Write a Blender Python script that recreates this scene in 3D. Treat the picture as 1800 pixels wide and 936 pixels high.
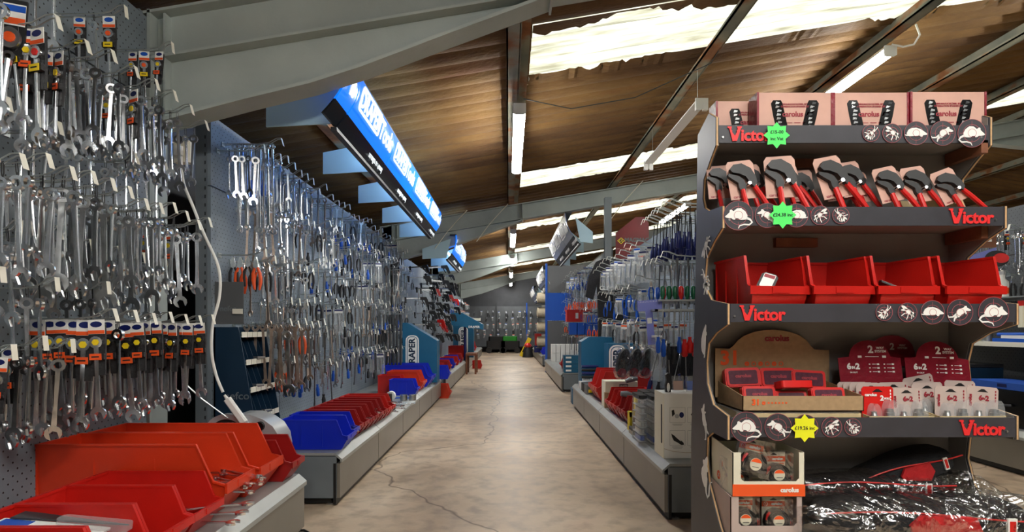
import bpy, bmesh, math, random
from mathutils import Vector, Matrix, Euler
for o in list(bpy.data.objects): bpy.data.objects.remove(o)
S = bpy.context.scene; COL = S.collection; R = random.Random(7); PI = math.pi
# ---------------------------------------------------------------- camera, world, exposure
cd = bpy.data.cameras.new('camera'); cam = bpy.data.objects.new('camera', cd); COL.objects.link(cam)
cd.sensor_width = 36; cd.lens = 20; cd.shift_x = 6/1800; cd.shift_y = 108/1800; cd.clip_end = 200; cd.clip_start = .02
cam.location = (0, 0, 1.05); cam.rotation_euler = (PI/2, 0, 0); S.camera = cam
S.view_settings.view_transform = 'Standard'; S.view_settings.look = 'None'; S.view_settings.gamma = 1
S.view_settings.use_curve_mapping = False; S.view_settings.exposure = 0.5
w = bpy.data.worlds.new('daylight'); S.world = w; w.use_nodes = True
w.node_tree.nodes['Background'].inputs[0].default_value = (.93, .97, 1, 1); w.node_tree.nodes['Background'].inputs[1].default_value = .75
TUBE_POWER = 62.0; CANOPY_POWER = 14.0
sd = bpy.data.lights.new('sun', 'SUN'); sd.energy = 3.4; sd.angle = .05; sd.color = (1, .95, .84); so = bpy.data.objects.new('sun', sd); COL.objects.link(so); so.rotation_euler = (-.75, .15, 0); so.location = (4, 0, 12)

# ---------------------------------------------------------------- materials
M = {}
def srgb(c): return tuple(((v/255)/12.92 if v/255 <= .04045 else ((v/255+.055)/1.055)**2.4) for v in c)
def mat(name, rgb, rough=.5, metal=0, noise=0, scale=8, bump=0, bscale=40, emit=0, coat=0, trans=0, alpha=1, spec=.5):
    m = bpy.data.materials.new(name); m.use_nodes = True; nt = m.node_tree; b = nt.nodes['Principled BSDF']
    c = (*srgb(rgb), 1); b.inputs['Base Color'].default_value = c
    b.inputs['Roughness'].default_value = rough; b.inputs['Metallic'].default_value = metal
    b.inputs['Specular IOR Level'].default_value = spec
    if coat: b.inputs['Coat Weight'].default_value = coat; b.inputs['Coat Roughness'].default_value = .1
    if alpha < 1: b.inputs['Alpha'].default_value = alpha
    if emit: b.inputs['Emission Color'].default_value = c; b.inputs['Emission Strength'].default_value = emit
    tc = nt.nodes.new('ShaderNodeTexCoord')
    if noise:
        n = nt.nodes.new('ShaderNodeTexNoise'); n.inputs['Scale'].default_value = scale; n.inputs['Detail'].default_value = 6
        nt.links.new(tc.outputs['Object'], n.inputs['Vector'])
        r = nt.nodes.new('ShaderNodeMapRange'); r.inputs[1].default_value = .3; r.inputs[2].default_value = .7
        r.inputs[3].default_value = 1-noise; r.inputs[4].default_value = 1+noise*.6
        nt.links.new(n.outputs[0], r.inputs[0])
        mx = nt.nodes.new('ShaderNodeVectorMath'); mx.operation = 'SCALE'; mx.inputs[0].default_value = c[:3]
        nt.links.new(r.outputs[0], mx.inputs['Scale']); nt.links.new(mx.outputs[0], b.inputs['Base Color'])
    if bump:
        n = nt.nodes.new('ShaderNodeTexNoise'); n.inputs['Scale'].default_value = bscale; n.inputs['Detail'].default_value = 5
        nt.links.new(tc.outputs['Object'], n.inputs['Vector'])
        bp = nt.nodes.new('ShaderNodeBump'); bp.inputs['Strength'].default_value = bump; bp.inputs['Distance'].default_value = .02
        nt.links.new(n.outputs[0], bp.inputs['Height']); nt.links.new(bp.outputs[0], b.inputs['Normal'])
    M[name] = m; return m
mat('chrome', (232, 234, 236), .2, 1, .12, 30); mat('steel', (178, 180, 180), .33, 1, .25, 20); mat('dark_chrome', (135, 136, 138), .3, 1, .2, 25)
mat('copper_steel', (168, 150, 136), .4, .8, .3, 18)
mat('wire', (185, 192, 190), .3, .8); mat('tag', (225, 222, 208), .6); mat('black', (18, 18, 20), .5); mat('black_gloss', (14, 14, 16), .18)
mat('rubber', (26, 26, 29), .55, 0, .3, 30, .3, 120); mat('grey_metal', (112, 120, 126), .5, .1, .08, 5); mat('dark_metal', (52, 55, 58), .5, .1, .1, 6)
mat('plinth_top', (158, 161, 158), .35, .2, .1, 6); mat('plinth_front', (132, 128, 120), .35, .35, .1, 3); mat('beam', (168, 177, 173), .5, .0, .14, 2.5, .12, 18)
mat('beam_dark', (105, 96, 88), .6, 0, .25, 3); mat('white', (235, 235, 230), .45); mat('offwhite', (226, 222, 200), .5, 0, .05)
mat('red_bin', (188, 26, 18), .36, 0, .1, 6, .06, 200); mat('orange_bin', (208, 56, 24), .38, 0, .1, 6, .06, 200); mat('blue_bin', (14, 40, 190), .34, 0, .1, 6)
mat('dark_red_bin', (150, 22, 20), .38, 0, .1, 6); mat('red', (205, 28, 24), .35); mat('orange', (235, 88, 30), .5); mat('yellow', (235, 205, 30), .45)
mat('blue', (20, 80, 178), .35); mat('navy', (16, 28, 92), .35); mat('teal', (18, 92, 128), .45, 0, .06); mat('dark_teal', (10, 42, 66), .45, 0, .12, 5); mat('green', (18, 92, 58), .35)
mat('lilac', (120, 128, 205), .5); mat('kraft', (168, 140, 104), .75, 0, .12, 60); mat('kraft_light', (205, 184, 140), .7, 0, .08, 40)
mat('pink_card', (208, 164, 148), .6, 0, .12, 9); mat('maroon', (128, 20, 38), .3, 0, .15, 25, .15, 60); mat('maroon_ink', (150, 34, 50), .5); mat('pink_grey', (188, 170, 162), .5, 0, .06)
mat('stand_black', (58, 58, 64), .42, 0, .12, 12); mat('stand_grey', (132, 128, 124), .55, 0, .06, 5); mat('ply_edge', (206, 168, 120), .6, 0, .15, 60); mat('brown_wood', (120, 72, 46), .6, 0, .2, 20)
mat('victor_red', (228, 44, 46), .45); mat('ring_pink', (176, 92, 98), .5); mat('icon_white', (240, 240, 236), .5)
mat('neon_green', (84, 238, 110), .6); mat('neon_yellow', (238, 240, 30), .6); mat('ink', (10, 20, 30), .6)
mat('beige', (196, 182, 156), .8, 0, .15, 20, .4, 30); mat('machine_green', (40, 150, 40), .4); mat('skin_case', (40, 90, 190), .4)
mat('purlin_grey', (120, 118, 100), .6); mat('fabric_black', (34, 34, 37), .85, 0, .25, 40, .4, 90); mat('fabric_red', (190, 26, 30), .7, 0, .12, 30, .3, 60)
mat('purple_glass', (92, 52, 66), .2, 0, .25, 50, coat=.5); mat('silver_paint', (186, 188, 190), .3, .4); mat('plate', (96, 98, 100), .45, .2)
mat('tube_glow', (255, 253, 248), .4, emit=TUBE_POWER); mat('canopy_glow', (190, 228, 255), .4, emit=CANOPY_POWER)
mat('draper_blue', (2, 112, 236), .3, emit=.7); mat('sign_white', (235, 245, 250), .3, emit=.35); mat('canopy_panel', (176, 208, 222), .4)
mat('sign_dull', (92, 104, 140), .3, emit=.0, coat=.4); mat('magenta_dark', (120, 20, 26), .4, 0, .5, 1.2)
mat('clearish', (215, 220, 222), .12, 0, 0, alpha=.2, coat=.5, bump=.3, bscale=25); mat('wall_paint', (92, 94, 92), .8, 0, .2, 2); mat('wall_dark', (70, 72, 76), .8, 0, .2, 2)

def nodes(name, rough=.6):
    m = mat(name, (128, 128, 128), rough); nt = m.node_tree
    return m, nt, nt.nodes['Principled BSDF'], lambda t, **k: mk(nt, t, k)
def mk(nt, t, k):
    n = nt.nodes.new(t)
    for a, v in k.items():
        if a.startswith('i'): n.inputs[int(a[1:])].default_value = v
        else: setattr(n, a, v)
    return n
def ramp(nt, stops):
    r = nt.nodes.new('ShaderNodeValToRGB'); e = r.color_ramp.elements
    for i, (p, c) in enumerate(stops):
        x = e[i] if i < 2 else e.new(p)
        x.position = p; x.color = (*srgb(c), 1)
    return r
# concrete floor
m, nt, b, N = nodes('concrete', .42); L = nt.links.new
tc = N('ShaderNodeTexCoord')
n1 = N('ShaderNodeTexNoise'); n1.inputs['Scale'].default_value = .9; n1.inputs['Detail'].default_value = 8; n1.inputs['Distortion'].default_value = .8; L(tc.outputs['Object'], n1.inputs['Vector'])
r1 = ramp(nt, [(.3, (156, 134, 112)), (.5, (194, 172, 146)), (.72, (218, 198, 172))]); L(n1.outputs[0], r1.inputs[0])
n2 = N('ShaderNodeTexNoise'); n2.inputs['Scale'].default_value = 9; n2.inputs['Detail'].default_value = 8; L(tc.outputs['Object'], n2.inputs['Vector'])
r2 = ramp(nt, [(.32, (140, 132, 128)), (.55, (255, 255, 255))]); L(n2.outputs[0], r2.inputs[0])
mx = N('ShaderNodeMixRGB', blend_type='MULTIPLY'); mx.inputs[0].default_value = .45; L(r1.outputs[0], mx.inputs[1]); L(r2.outputs[0], mx.inputs[2])
n3 = N('ShaderNodeTexNoise'); n3.inputs['Scale'].default_value = 1.6; n3.inputs['Detail'].default_value = 3; mp = N('ShaderNodeMapping'); mp.inputs['Location'].default_value = (3.1, 1.3, 0); L(tc.outputs['Object'], mp.inputs[0]); L(mp.outputs[0], n3.inputs['Vector'])
r3 = ramp(nt, [(.6, (0, 0, 0)), (.78, (120, 120, 120))]); L(n3.outputs[0], r3.inputs[0])
mx2 = N('ShaderNodeMixRGB'); L(r3.outputs[0], mx2.inputs[0]); L(mx.outputs[0], mx2.inputs[1]); mx2.inputs[2].default_value = (*srgb((176, 112, 104)), 1)
nd = N('ShaderNodeTexNoise'); nd.inputs['Scale'].default_value = 3; L(tc.outputs['Object'], nd.inputs['Vector'])
vm = N('ShaderNodeMixRGB', blend_type='LINEAR_LIGHT'); vm.inputs[0].default_value = .12; L(tc.outputs['Object'], vm.inputs[1]); L(nd.outputs['Color'], vm.inputs[2])
v = N('ShaderNodeTexVoronoi', feature='DISTANCE_TO_EDGE'); v.inputs['Scale'].default_value = .33; L(vm.outputs[0], v.inputs['Vector'])
r4 = ramp(nt, [(.0, (110, 96, 84)), (.0022, (255, 255, 255))]); L(v.outputs[0], r4.inputs[0])
mx3 = N('ShaderNodeMixRGB', blend_type='MULTIPLY'); mx3.inputs[0].default_value = .8; L(mx2.outputs[0], mx3.inputs[1]); L(r4.outputs[0], mx3.inputs[2])
L(mx3.outputs[0], b.inputs['Base Color'])
rr = N('ShaderNodeMapRange'); rr.inputs[3].default_value = .3; rr.inputs[4].default_value = .6; L(n2.outputs[0], rr.inputs[0]); L(rr.outputs[0], b.inputs['Roughness'])
bp = N('ShaderNodeBump'); bp.inputs['Strength'].default_value = .25; bp.inputs['Distance'].default_value = .01; L(n2.outputs[0], bp.inputs['Height']); L(bp.outputs[0], b.inputs['Normal'])
# sprayed foam roof
m, nt, b, N = nodes('foam', .75); L = nt.links.new; tc = N('ShaderNodeTexCoord')
mp = N('ShaderNodeMapping'); mp.inputs['Scale'].default_value = (.5, 1.6, 1); L(tc.outputs['Object'], mp.inputs[0])
n1 = N('ShaderNodeTexNoise'); n1.inputs['Scale'].default_value = .9; n1.inputs['Detail'].default_value = 9; n1.inputs['Roughness'].default_value = .65; L(mp.outputs[0], n1.inputs['Vector'])
r1 = ramp(nt, [(.28, (66, 44, 26)), (.45, (104, 74, 40)), (.6, (132, 100, 54)), (.78, (112, 62, 32))]); L(n1.outputs[0], r1.inputs[0]); L(r1.outputs[0], b.inputs['Base Color'])
mp2 = N('ShaderNodeMapping'); mp2.inputs['Scale'].default_value = (9, 32, 10); L(tc.outputs['Object'], mp2.inputs[0])
n2 = N('ShaderNodeTexNoise'); n2.inputs['Scale'].default_value = 1.5; n2.inputs['Detail'].default_value = 6; L(mp2.outputs[0], n2.inputs['Vector'])
bp = N('ShaderNodeBump'); bp.inputs['Strength'].default_value = .55; bp.inputs['Distance'].default_value = .02; L(n2.outputs[0], bp.inputs['Height']); L(bp.outputs[0], b.inputs['Normal'])
# rusty purlin
m, nt, b, N = nodes('rusty', .7); L = nt.links.new; tc = N('ShaderNodeTexCoord')
n1 = N('ShaderNodeTexNoise'); n1.inputs['Scale'].default_value = 2.2; n1.inputs['Detail'].default_value = 8; L(tc.outputs['Object'], n1.inputs['Vector'])
r1 = ramp(nt, [(.3, (104, 108, 96)), (.5, (138, 136, 116)), (.58, (142, 92, 50)), (.7, (86, 50, 30))]); L(n1.outputs[0], r1.inputs[0]); L(r1.outputs[0], b.inputs['Base Color'])
# rooflight sheet
m = bpy.data.materials.new('rooflight'); m.use_nodes = True; nt = m.node_tree; L = nt.links.new; M['rooflight'] = m
nt.nodes.remove(nt.nodes['Principled BSDF']); tb = nt.nodes.new('ShaderNodeBsdfTranslucent'); L(tb.outputs[0], nt.nodes['Material Output'].inputs[0])
tc = nt.nodes.new('ShaderNodeTexCoord'); mp = nt.nodes.new('ShaderNodeMapping'); mp.inputs['Scale'].default_value = (1.2, 10, 1); L(tc.outputs['Object'], mp.inputs[0])
n1 = nt.nodes.new('ShaderNodeTexNoise'); n1.inputs['Scale'].default_value = 2; n1.inputs['Detail'].default_value = 8; L(mp.outputs[0], n1.inputs['Vector'])
r1 = ramp(nt, [(.3, (150, 148, 128)), (.6, (226, 228, 212))]); L(n1.outputs[0], r1.inputs[0]); L(r1.outputs[0], tb.inputs[0])
# perforated board: holes as dark dots in object space (y,z plane or x,z plane)
def perf(name, rgb, ax, rough=.45, pitch=.025):
    m, nt, b, N = nodes(name, rough); L = nt.links.new; tc = N('ShaderNodeTexCoord'); sp = N('ShaderNodeSeparateXYZ'); L(tc.outputs['Object'], sp.inputs[0])
    def math_(op, a, c=None, v=None):
        n = N('ShaderNodeMath', operation=op); L(a, n.inputs[0])
        if c is not None: L(c, n.inputs[1])
        if v is not None: n.inputs[1].default_value = v
        return n.outputs[0]
    u = math_('DIVIDE', sp.outputs[ax], v=pitch*1.6); w_ = math_('DIVIDE', sp.outputs[2], v=pitch)
    def cell(u, w_):
        fu = math_('SUBTRACT', math_('FRACT', u), v=.5); fw = math_('SUBTRACT', math_('FRACT', w_), v=.5)
        fu = math_('MULTIPLY', fu, v=1.6)
        return math_('SQRT', math_('ADD', math_('MULTIPLY', fu, fu), math_('MULTIPLY', fw, fw)))
    # two interleaved grids make the staggered pattern
    w2 = math_('DIVIDE', sp.outputs[2], v=pitch*2)
    def cell2(ou, ow):
        fu = math_('SUBTRACT', math_('FRACT', math_('ADD', u, v=ou)), v=.5); fw = math_('SUBTRACT', math_('FRACT', math_('ADD', w2, v=ow)), v=.5)
        fu = math_('MULTIPLY', fu, v=1.6); fw = math_('MULTIPLY', fw, v=2)
        return math_('SQRT', math_('ADD', math_('MULTIPLY', fu, fu), math_('MULTIPLY', fw, fw)))
    dmin = math_('MINIMUM', cell2(0, 0), cell2(.5, .5))
    dk = math_('LESS_THAN', dmin, v=.15)
    n1 = N('ShaderNodeTexNoise'); n1.inputs['Scale'].default_value = 3; L(tc.outputs['Object'], n1.inputs['Vector'])
    a = srgb(rgb); r1 = ramp(nt, [(.3, tuple(int(v*.86) for v in rgb)), (.7, rgb)]); L(n1.outputs[0], r1.inputs[0])
    mx = N('ShaderNodeMixRGB'); L(dk, mx.inputs[0]); L(r1.outputs[0], mx.inputs[1]); mx.inputs[2].default_value = (.008, .009, .011, 1); L(mx.outputs[0], b.inputs['Base Color'])
perf('peg_y', (130, 141, 150), 1); perf('peg_x', (98, 102, 106), 0); perf('peg_dark', (84, 88, 92), 1)
# clear film
m = bpy.data.materials.new('film'); m.use_nodes = True; nt = m.node_tree; L = nt.links.new; M['film'] = m; b = nt.nodes['Principled BSDF']
b.inputs['Base Color'].default_value = (.8, .8, .8, 1); b.inputs['Roughness'].default_value = .08
tr = nt.nodes.new('ShaderNodeBsdfTransparent'); mx = nt.nodes.new('ShaderNodeMixShader'); lw = nt.nodes.new('ShaderNodeLayerWeight'); lw.inputs[0].default_value = .35
gl = nt.nodes.new('ShaderNodeBsdfGlossy'); gl.inputs['Roughness'].default_value = .13
mrr = nt.nodes.new('ShaderNodeMapRange'); mrr.inputs[3].default_value = .14; mrr.inputs[4].default_value = .6; L(lw.outputs['Facing'], mrr.inputs[0])
tc = nt.nodes.new('ShaderNodeTexCoord'); n1 = nt.nodes.new('ShaderNodeTexNoise'); n1.inputs['Scale'].default_value = 4; n1.inputs['Detail'].default_value = 3; n1.inputs['Distortion'].default_value = 2.2; L(tc.outputs['Object'], n1.inputs['Vector'])
bp = nt.nodes.new('ShaderNodeBump'); bp.inputs['Strength'].default_value = 1; bp.inputs['Distance'].default_value = .05; L(n1.outputs[0], bp.inputs['Height']); L(bp.outputs[0], gl.inputs['Normal']); L(bp.outputs[0], lw.inputs['Normal'])
L(mrr.outputs[0], mx.inputs[0]); L(tr.outputs[0], mx.inputs[1]); L(gl.outputs[0], mx.inputs[2]); L(mx.outputs[0], nt.nodes['Material Output'].inputs[0])

# ---------------------------------------------------------------- mesh helpers
class MB:
    def __init__(s): s.v = []; s.f = []; s.m = []; s.sm = []; s.mats = []; s.cur = 0
    def use(s, name):
        if name not in s.mats: s.mats.append(name)
        s.cur = s.mats.index(name); return s
    def add(s, vs, fs, sm=False, T=None):
        o = len(s.v)
        s.v += [tuple(T @ Vector(p)) if T else tuple(p) for p in vs]
        for f in fs: s.f.append([i+o for i in f]); s.m.append(s.cur); s.sm.append(sm)
        return s
    def box(s, x0, x1, y0, y1, z0, z1, T=None):
        vs = [(x, y, z) for x in (x0, x1) for y in (y0, y1) for z in (z0, z1)]
        return s.add(vs, [(0, 1, 3, 2), (4, 6, 7, 5), (0, 4, 5, 1), (2, 3, 7, 6), (0, 2, 6, 4), (1, 5, 7, 3)], T=T)
    def bbox(s, x0, x1, y0, y1, z0, z1, r=.005, T=None):       # box with chamfered vertical edges
        return s.prism([(x0+r, y0), (x1-r, y0), (x1, y0+r), (x1, y1-r), (x1-r, y1), (x0+r, y1), (x0, y1-r), (x0, y0+r)], z0, z1, 'z', T)
    def prism(s, pts, a, b, ax='y', T=None, sm=False):          # closed outline extruded along an axis
        n = len(pts)
        def P3(p, t): return {'y': (p[0], t, p[1]), 'x': (t, p[0], p[1]), 'z': (p[0], p[1], t)}[ax]
        vs = [P3(p, a) for p in pts] + [P3(p, b) for p in pts]
        fs = [tuple(range(n)), tuple(range(2*n-1, n-1, -1))] + [(i, i+n, (i+1) % n+n, (i+1) % n) for i in range(n)]
        return s.add(vs, fs, sm, T)
    def ring(s, cx, cz, ro, ri, a, b, n=18, ax='y', T=None, hexin=False):
        vs = []
        for k in range(n):
            t = 2*PI*k/n
            rr = ri*(1-.12*(1-math.cos(6*t))/2) if hexin else ri
            for r, y in ((ro, a), (ro, b), (rr, b), (rr, a)):
                p = (cx+r*math.cos(t), cz+r*math.sin(t)); vs.append({'y': (p[0], y, p[1]), 'x': (y, p[0], p[1]), 'z': (p[0], p[1], y)}[ax])
        fs = []
        for k in range(n):
            q = (k+1) % n
            for j in range(4): fs.append((4*k+j, 4*k+(j+1) % 4, 4*q+(j+1) % 4, 4*q+j))
        return s.add(vs, fs, True, T)
    def tube(s, pts, r, n=6, T=None, cap=True):
        pts = [Vector(p) for p in pts]; rs = r if isinstance(r, (list, tuple)) else [r]*len(pts); vs = []; up = Vector((0, 0, 1))
        pu = None
        for i, p in enumerate(pts):
            d = (pts[min(i+1, len(pts)-1)]-pts[max(i-1, 0)]).normalized()
            if pu is None: a = up if abs(d.z) < .95 else Vector((1, 0, 0)); u = d.cross(a).normalized()
            else: u = (pu-d*pu.dot(d)).normalized()
            pu = u; w_ = d.cross(u)
            for k in range(n): t = 2*PI*k/n; vs.append(p+(u*math.cos(t)+w_*math.sin(t))*rs[i])
        fs = [(i*n+k, i*n+(k+1) % n, (i+1)*n+(k+1) % n, (i+1)*n+k) for i in range(len(pts)-1) for k in range(n)]
        s.add(vs, fs, True, T)
        if cap: o = len(s.v)-len(vs); s.f += [[o+k for k in range(n)][::-1], [o+(len(pts)-1)*n+k for k in range(n)]]; s.m += [s.cur]*2; s.sm += [False]*2
        return s
    def lathe(s, prof, n=14, ax='z', c=(0, 0, 0), T=None):      # profile of (radius, height)
        vs = []
        for r, h in prof:
            for k in range(n):
                t = 2*PI*k/n; a, b_ = r*math.cos(t), r*math.sin(t)
                p = {'z': (a, b_, h), 'x': (h, a, b_), 'y': (a, h, b_)}[ax]; vs.append((p[0]+c[0], p[1]+c[1], p[2]+c[2]))
        m_ = len(prof)
        fs = [(i*n+k, i*n+(k+1) % n, (i+1)*n+(k+1) % n, (i+1)*n+k) for i in range(m_-1) for k in range(n)]
        fs += [tuple(range(n))[::-1], tuple((m_-1)*n+k for k in range(n))]
        return s.add(vs, fs, True, T)
    def text(s, body, size, T, depth=.001, bold=0.0, align='CENTER', sx=1.0, space=1.0):
        cu = bpy.data.curves.new('t', 'FONT'); cu.body = body; cu.size = size; cu.extrude = depth; cu.offset = bold; cu.align_x = align; cu.align_y = 'CENTER'
        cu.space_character = space; cu.resolution_u = 3
        ob = bpy.data.objects.new('t', cu); COL.objects.link(ob); dg = bpy.context.evaluated_depsgraph_get(); dg.update()
        me = bpy.data.meshes.new_from_object(ob.evaluated_get(dg)); Q = T @ Matrix.Diagonal((sx, 1, 1, 1))
        s.add([v.co for v in me.vertices], [tuple(p.vertices) for p in me.polygons], False, Q)
        bpy.data.objects.remove(ob); bpy.data.meshes.remove(me); bpy.data.curves.remove(cu); return s
    def build(s, name, material=None, parent=None, loc=None, rot=None):
        me = bpy.data.meshes.new(name); me.from_pydata(s.v, [], s.f)
        names = s.mats or [material]
        for x in names: me.materials.append(M[x])
        if s.mats: me.polygons.foreach_set('material_index', s.m)
        me.polygons.foreach_set('use_smooth', s.sm); 
        bm = bmesh.new(); bm.from_mesh(me); bmesh.ops.recalc_face_normals(bm, faces=bm.faces); bm.to_mesh(me); bm.free()
        try: me.set_sharp_from_angle(angle=.7)
        except Exception: pass
        o = bpy.data.objects.new(name, me); COL.objects.link(o)
        if parent: o.parent = parent
        if loc: o.location = loc
        if rot: o.rotation_euler = rot
        return o
def tag(o, label, cat, group=None):
    o['label'] = label; o['category'] = cat
    if group: o['group'] = group
    return o
def thing(name, label, cat, loc=(0, 0, 0), rz=0, group=None, rot=None):
    o = bpy.data.objects.new(name, None); COL.objects.link(o); o.location = loc; o.rotation_euler = rot or (0, 0, rz); o.empty_display_size = .05
    return tag(o, label, cat, group)
def struct(o): o['kind'] = 'structure'; return o
def dup(root, loc, rot=(0, 0, 0), label=None, group=None, sc=None):
    r = root.copy(); COL.objects.link(r); r.location = loc; r.rotation_euler = rot
    if sc: r.scale = sc if isinstance(sc, tuple) else (sc,)*3
    if label: r['label'] = label
    if group: r['group'] = group
    for ch in list(root.children):
        c = ch.copy(); COL.objects.link(c); c.parent = r
        for g in ch.children: d = g.copy(); COL.objects.link(d); d.parent = c
    return r
class Once:                                                     # the first use moves the prototype itself, later uses copy it
    def __init__(s, make): s.make = make; s.p = None
    def __call__(s, loc, rot, label, group=None, sc=None):
        if s.p is None:
            s.p = s.make(); o = s.p; o.location = loc; o.rotation_euler = rot; o['label'] = label
            if group: o['group'] = group
            if sc: o.scale = sc if isinstance(sc, tuple) else (sc,)*3
            return o
        o = dup(s.p, loc, rot, label, group, sc)
        if sc is None: o.scale = (1, 1, 1)
        if not group and 'group' in o: del o['group']
        return o
ORD = 'first second third fourth fifth sixth seventh eighth ninth tenth eleventh twelfth thirteenth fourteenth fifteenth sixteenth seventeenth eighteenth nineteenth twentieth'.split()
def nth(i):
    if i < 20: return ORD[i]
    t, u = divmod(i+1, 10); n = ('', '', 'twenty', 'thirty', 'forty', 'fifty')[t]
    return n+'-'+ORD[u-1] if u else {2: 'twentieth', 3: 'thirtieth', 4: 'fortieth', 5: 'fiftieth'}[t]
def at(x, y, d): return Vector(((x-894)/1000*d, d, 1.05-(y-576)/1000*d))
FX = Matrix.Rotation(PI/2, 4, 'X')                               # text standing up, read from -Y
def faceT(loc, rz=0, tilt=0): return Matrix.Translation(loc) @ Matrix.Rotation(rz, 4, 'Z') @ Matrix.Rotation(tilt, 4, 'X') @ FX
# ================================================================ THE SETTING
b = MB().use('concrete'); b.box(-2.6, 14, -5, 24.6, -.12, 0); struct(b.build('floor'))
def zroof(x): return 3.15+.168*x if x < 9 else 3.15+.168*9-.168*(x-9)
LIGHTS = [4.0+3.72*k for k in range(-1, 6)]
def wave(y): return .022-.052*abs(math.sin(PI*y/.2))**.7
xs = [-2.6, .17, 3.0, 6.0, 8.6, 9.0, 14.0]; st = .17/8; ny = int(29.6/st)
b = MB(); ws = [MB() for _ in LIGHTS]; ys = [-5+i*st for i in range(ny+1)]
def inlight(y):
    for k, y0 in enumerate(LIGHTS):
        if y0 <= y < y0+.85: return k
    return -1
b.v = [(x, y, zroof(x)+wave(y)) for y in ys for x in xs]; nx = len(xs)
for i in range(ny):
    for j in range(nx-1):
        q = (i*nx+j, i*nx+j+1, (i+1)*nx+j+1, (i+1)*nx+j); k = inlight(ys[i]+st/2)
        if k >= 0 and 1 <= j <= 3: ws[k].add([b.v[t] for t in q], [(0, 1, 2, 3)], True)
        else: b.f.append(q); b.m.append(0); b.sm.append(True)
for y0 in LIGHTS:                                                # ragged foam lips round each rooflight
    for e, sg in ((y0, 1), (y0+.85, -1)):
        x = .17; wd = .05
        while x < 8.5:
            x2 = x+R.uniform(.02, .06); w2 = max(.015, min(.11, wd+R.uniform(-.03, .03)))
            z = -.012
            b.add([(x, e-sg*.05, zroof(x)+wave(e-sg*.05)+z), (x2, e-sg*.05, zroof(x2)+wave(e-sg*.05)+z), (x2, e+sg*w2, zroof(x2)+wave(e+sg*w2)+z), (x, e+sg*wd, zroof(x)+wave(e+sg*wd)+z)], [(0, 1, 2, 3)], True)
            x = x2; wd = w2
struct(b.build('ceiling', 'foam'))
for k, wmb in enumerate(ws): struct(wmb.build('window_%d' % (k+1), 'rooflight'))
b = MB(); b.box(-2.7, -2.55, -5, 24.6, 0, 2.9); struct(b.build('wall_left', 'wall_dark'))
b = MB(); b.box(13.9, 14.1, -5, 24.6, 0, 4.2); struct(b.build('wall_right', 'wall_paint'))
b = MB(); b.prism([(-2.6, 0), (14, 0), (14, 3.9), (9, 4.75), (-2.6, 2.8)], 24.5, 24.7, 'y'); struct(b.build('wall_far', 'wall_dark'))
b = MB(); b.prism([(-2.6, 0), (14, 0), (14, 3.9), (9, 4.75), (-2.6, 2.8)], -5.1, -5, 'y'); struct(b.build('wall_back', 'wall_paint'))
# portal frames: column, sloping rafter, haunch, apex haunch
def zraf(x): return 2.97+.168*x if x < 9 else 2.97+.168*9-.168*(x-9)
for fi, y in enumerate((-3.0, 2.96, 9.0, 15.0, 21.0)):
    b = MB().use('beam'); dp = .25
    def slab(pts, w_): b.prism(pts, y-w_, y+w_, 'y')
    xl = -2.0; slab([(xl, zraf(xl)-dp), (9, zraf(9)-dp), (14, zraf(14)-dp), (14, zraf(14)), (9, zraf(9)), (xl, zraf(xl))], .006)
    for top in (0, dp-.014): 
        slab([(xl, zraf(xl)-top-.014), (9, zraf(9)-top-.014), (14, zraf(14)-top-.014), (14, zraf(14)-top), (9, zraf(9)-top), (xl, zraf(xl)-top)], .075)
    hx = .22; x0 = -1.82; dz = .33                                # bowed haunch below the rafter, deep at the column
    low = [(x0, zraf(x0)-dp-dz), (-1.35, zraf(-1.35)-.535), (-1.01, zraf(-1.01)-.51), (-.75, zraf(-.75)-.47), (-.3, zraf(-.3)-.375), (hx, zraf(hx)-dp-.02)]
    slab([(p[0], p[1]+.01) for p in low]+[(hx, zraf(hx)-dp), (x0, zraf(x0)-dp)], .006); slab(low+[(p[0], p[1]+.018) for p in low[::-1]], .075)
    b.box(hx-.006, hx+.006, y-.075, y+.075, zraf(hx)-dp-.04, zraf(hx)-.01); b.box(x0+.06, x0+.07, y-.06, y+.06, zraf(x0)-dp-dz+.02, zraf(x0)-.01)
    slab([(7.4, zraf(7.4)-dp), (9, zraf(9)-dp), (10.6, zraf(10.6)-dp), (9, zraf(9)-dp-.42)], .006); slab([(7.4, zraf(7.4)-dp), (9, zraf(9)-dp-.42), (10.6, zraf(10.6)-dp), (9, zraf(9)-dp-.44)], .07)
    struct(b.build('steel_rafter'))
    b = MB().use('beam'); b.box(-1.835, -1.82, y-.075, y+.075, 0, zraf(-1.8)); b.box(-2.02, -2.0, y-.075, y+.075, 0, zraf(-2.0)); b.box(-2.0, -1.835, y-.006, y+.006, 0, zraf(-1.9))
    struct(b.build('steel_column'))
for i, x in enumerate((-1.5, .08, 1.67, 3.3, 4.9, 6.5, 8.1, 10.2, 11.8)):
    b = MB().use('rusty'); z = zraf(x)+.0; w_ = .075
    b.box(x-.006, x+.006, -5, 24.5, z, z+.15); b.box(x-w_-.02, x, -5, 24.5, z, z+.012); b.box(x-w_-.02, x-w_-.008, -5, 24.5, z, z+.03); b.box(x, x+w_, -5, 24.5, z+.14, z+.15)
    struct(b.build('roof_purlin'))
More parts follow.
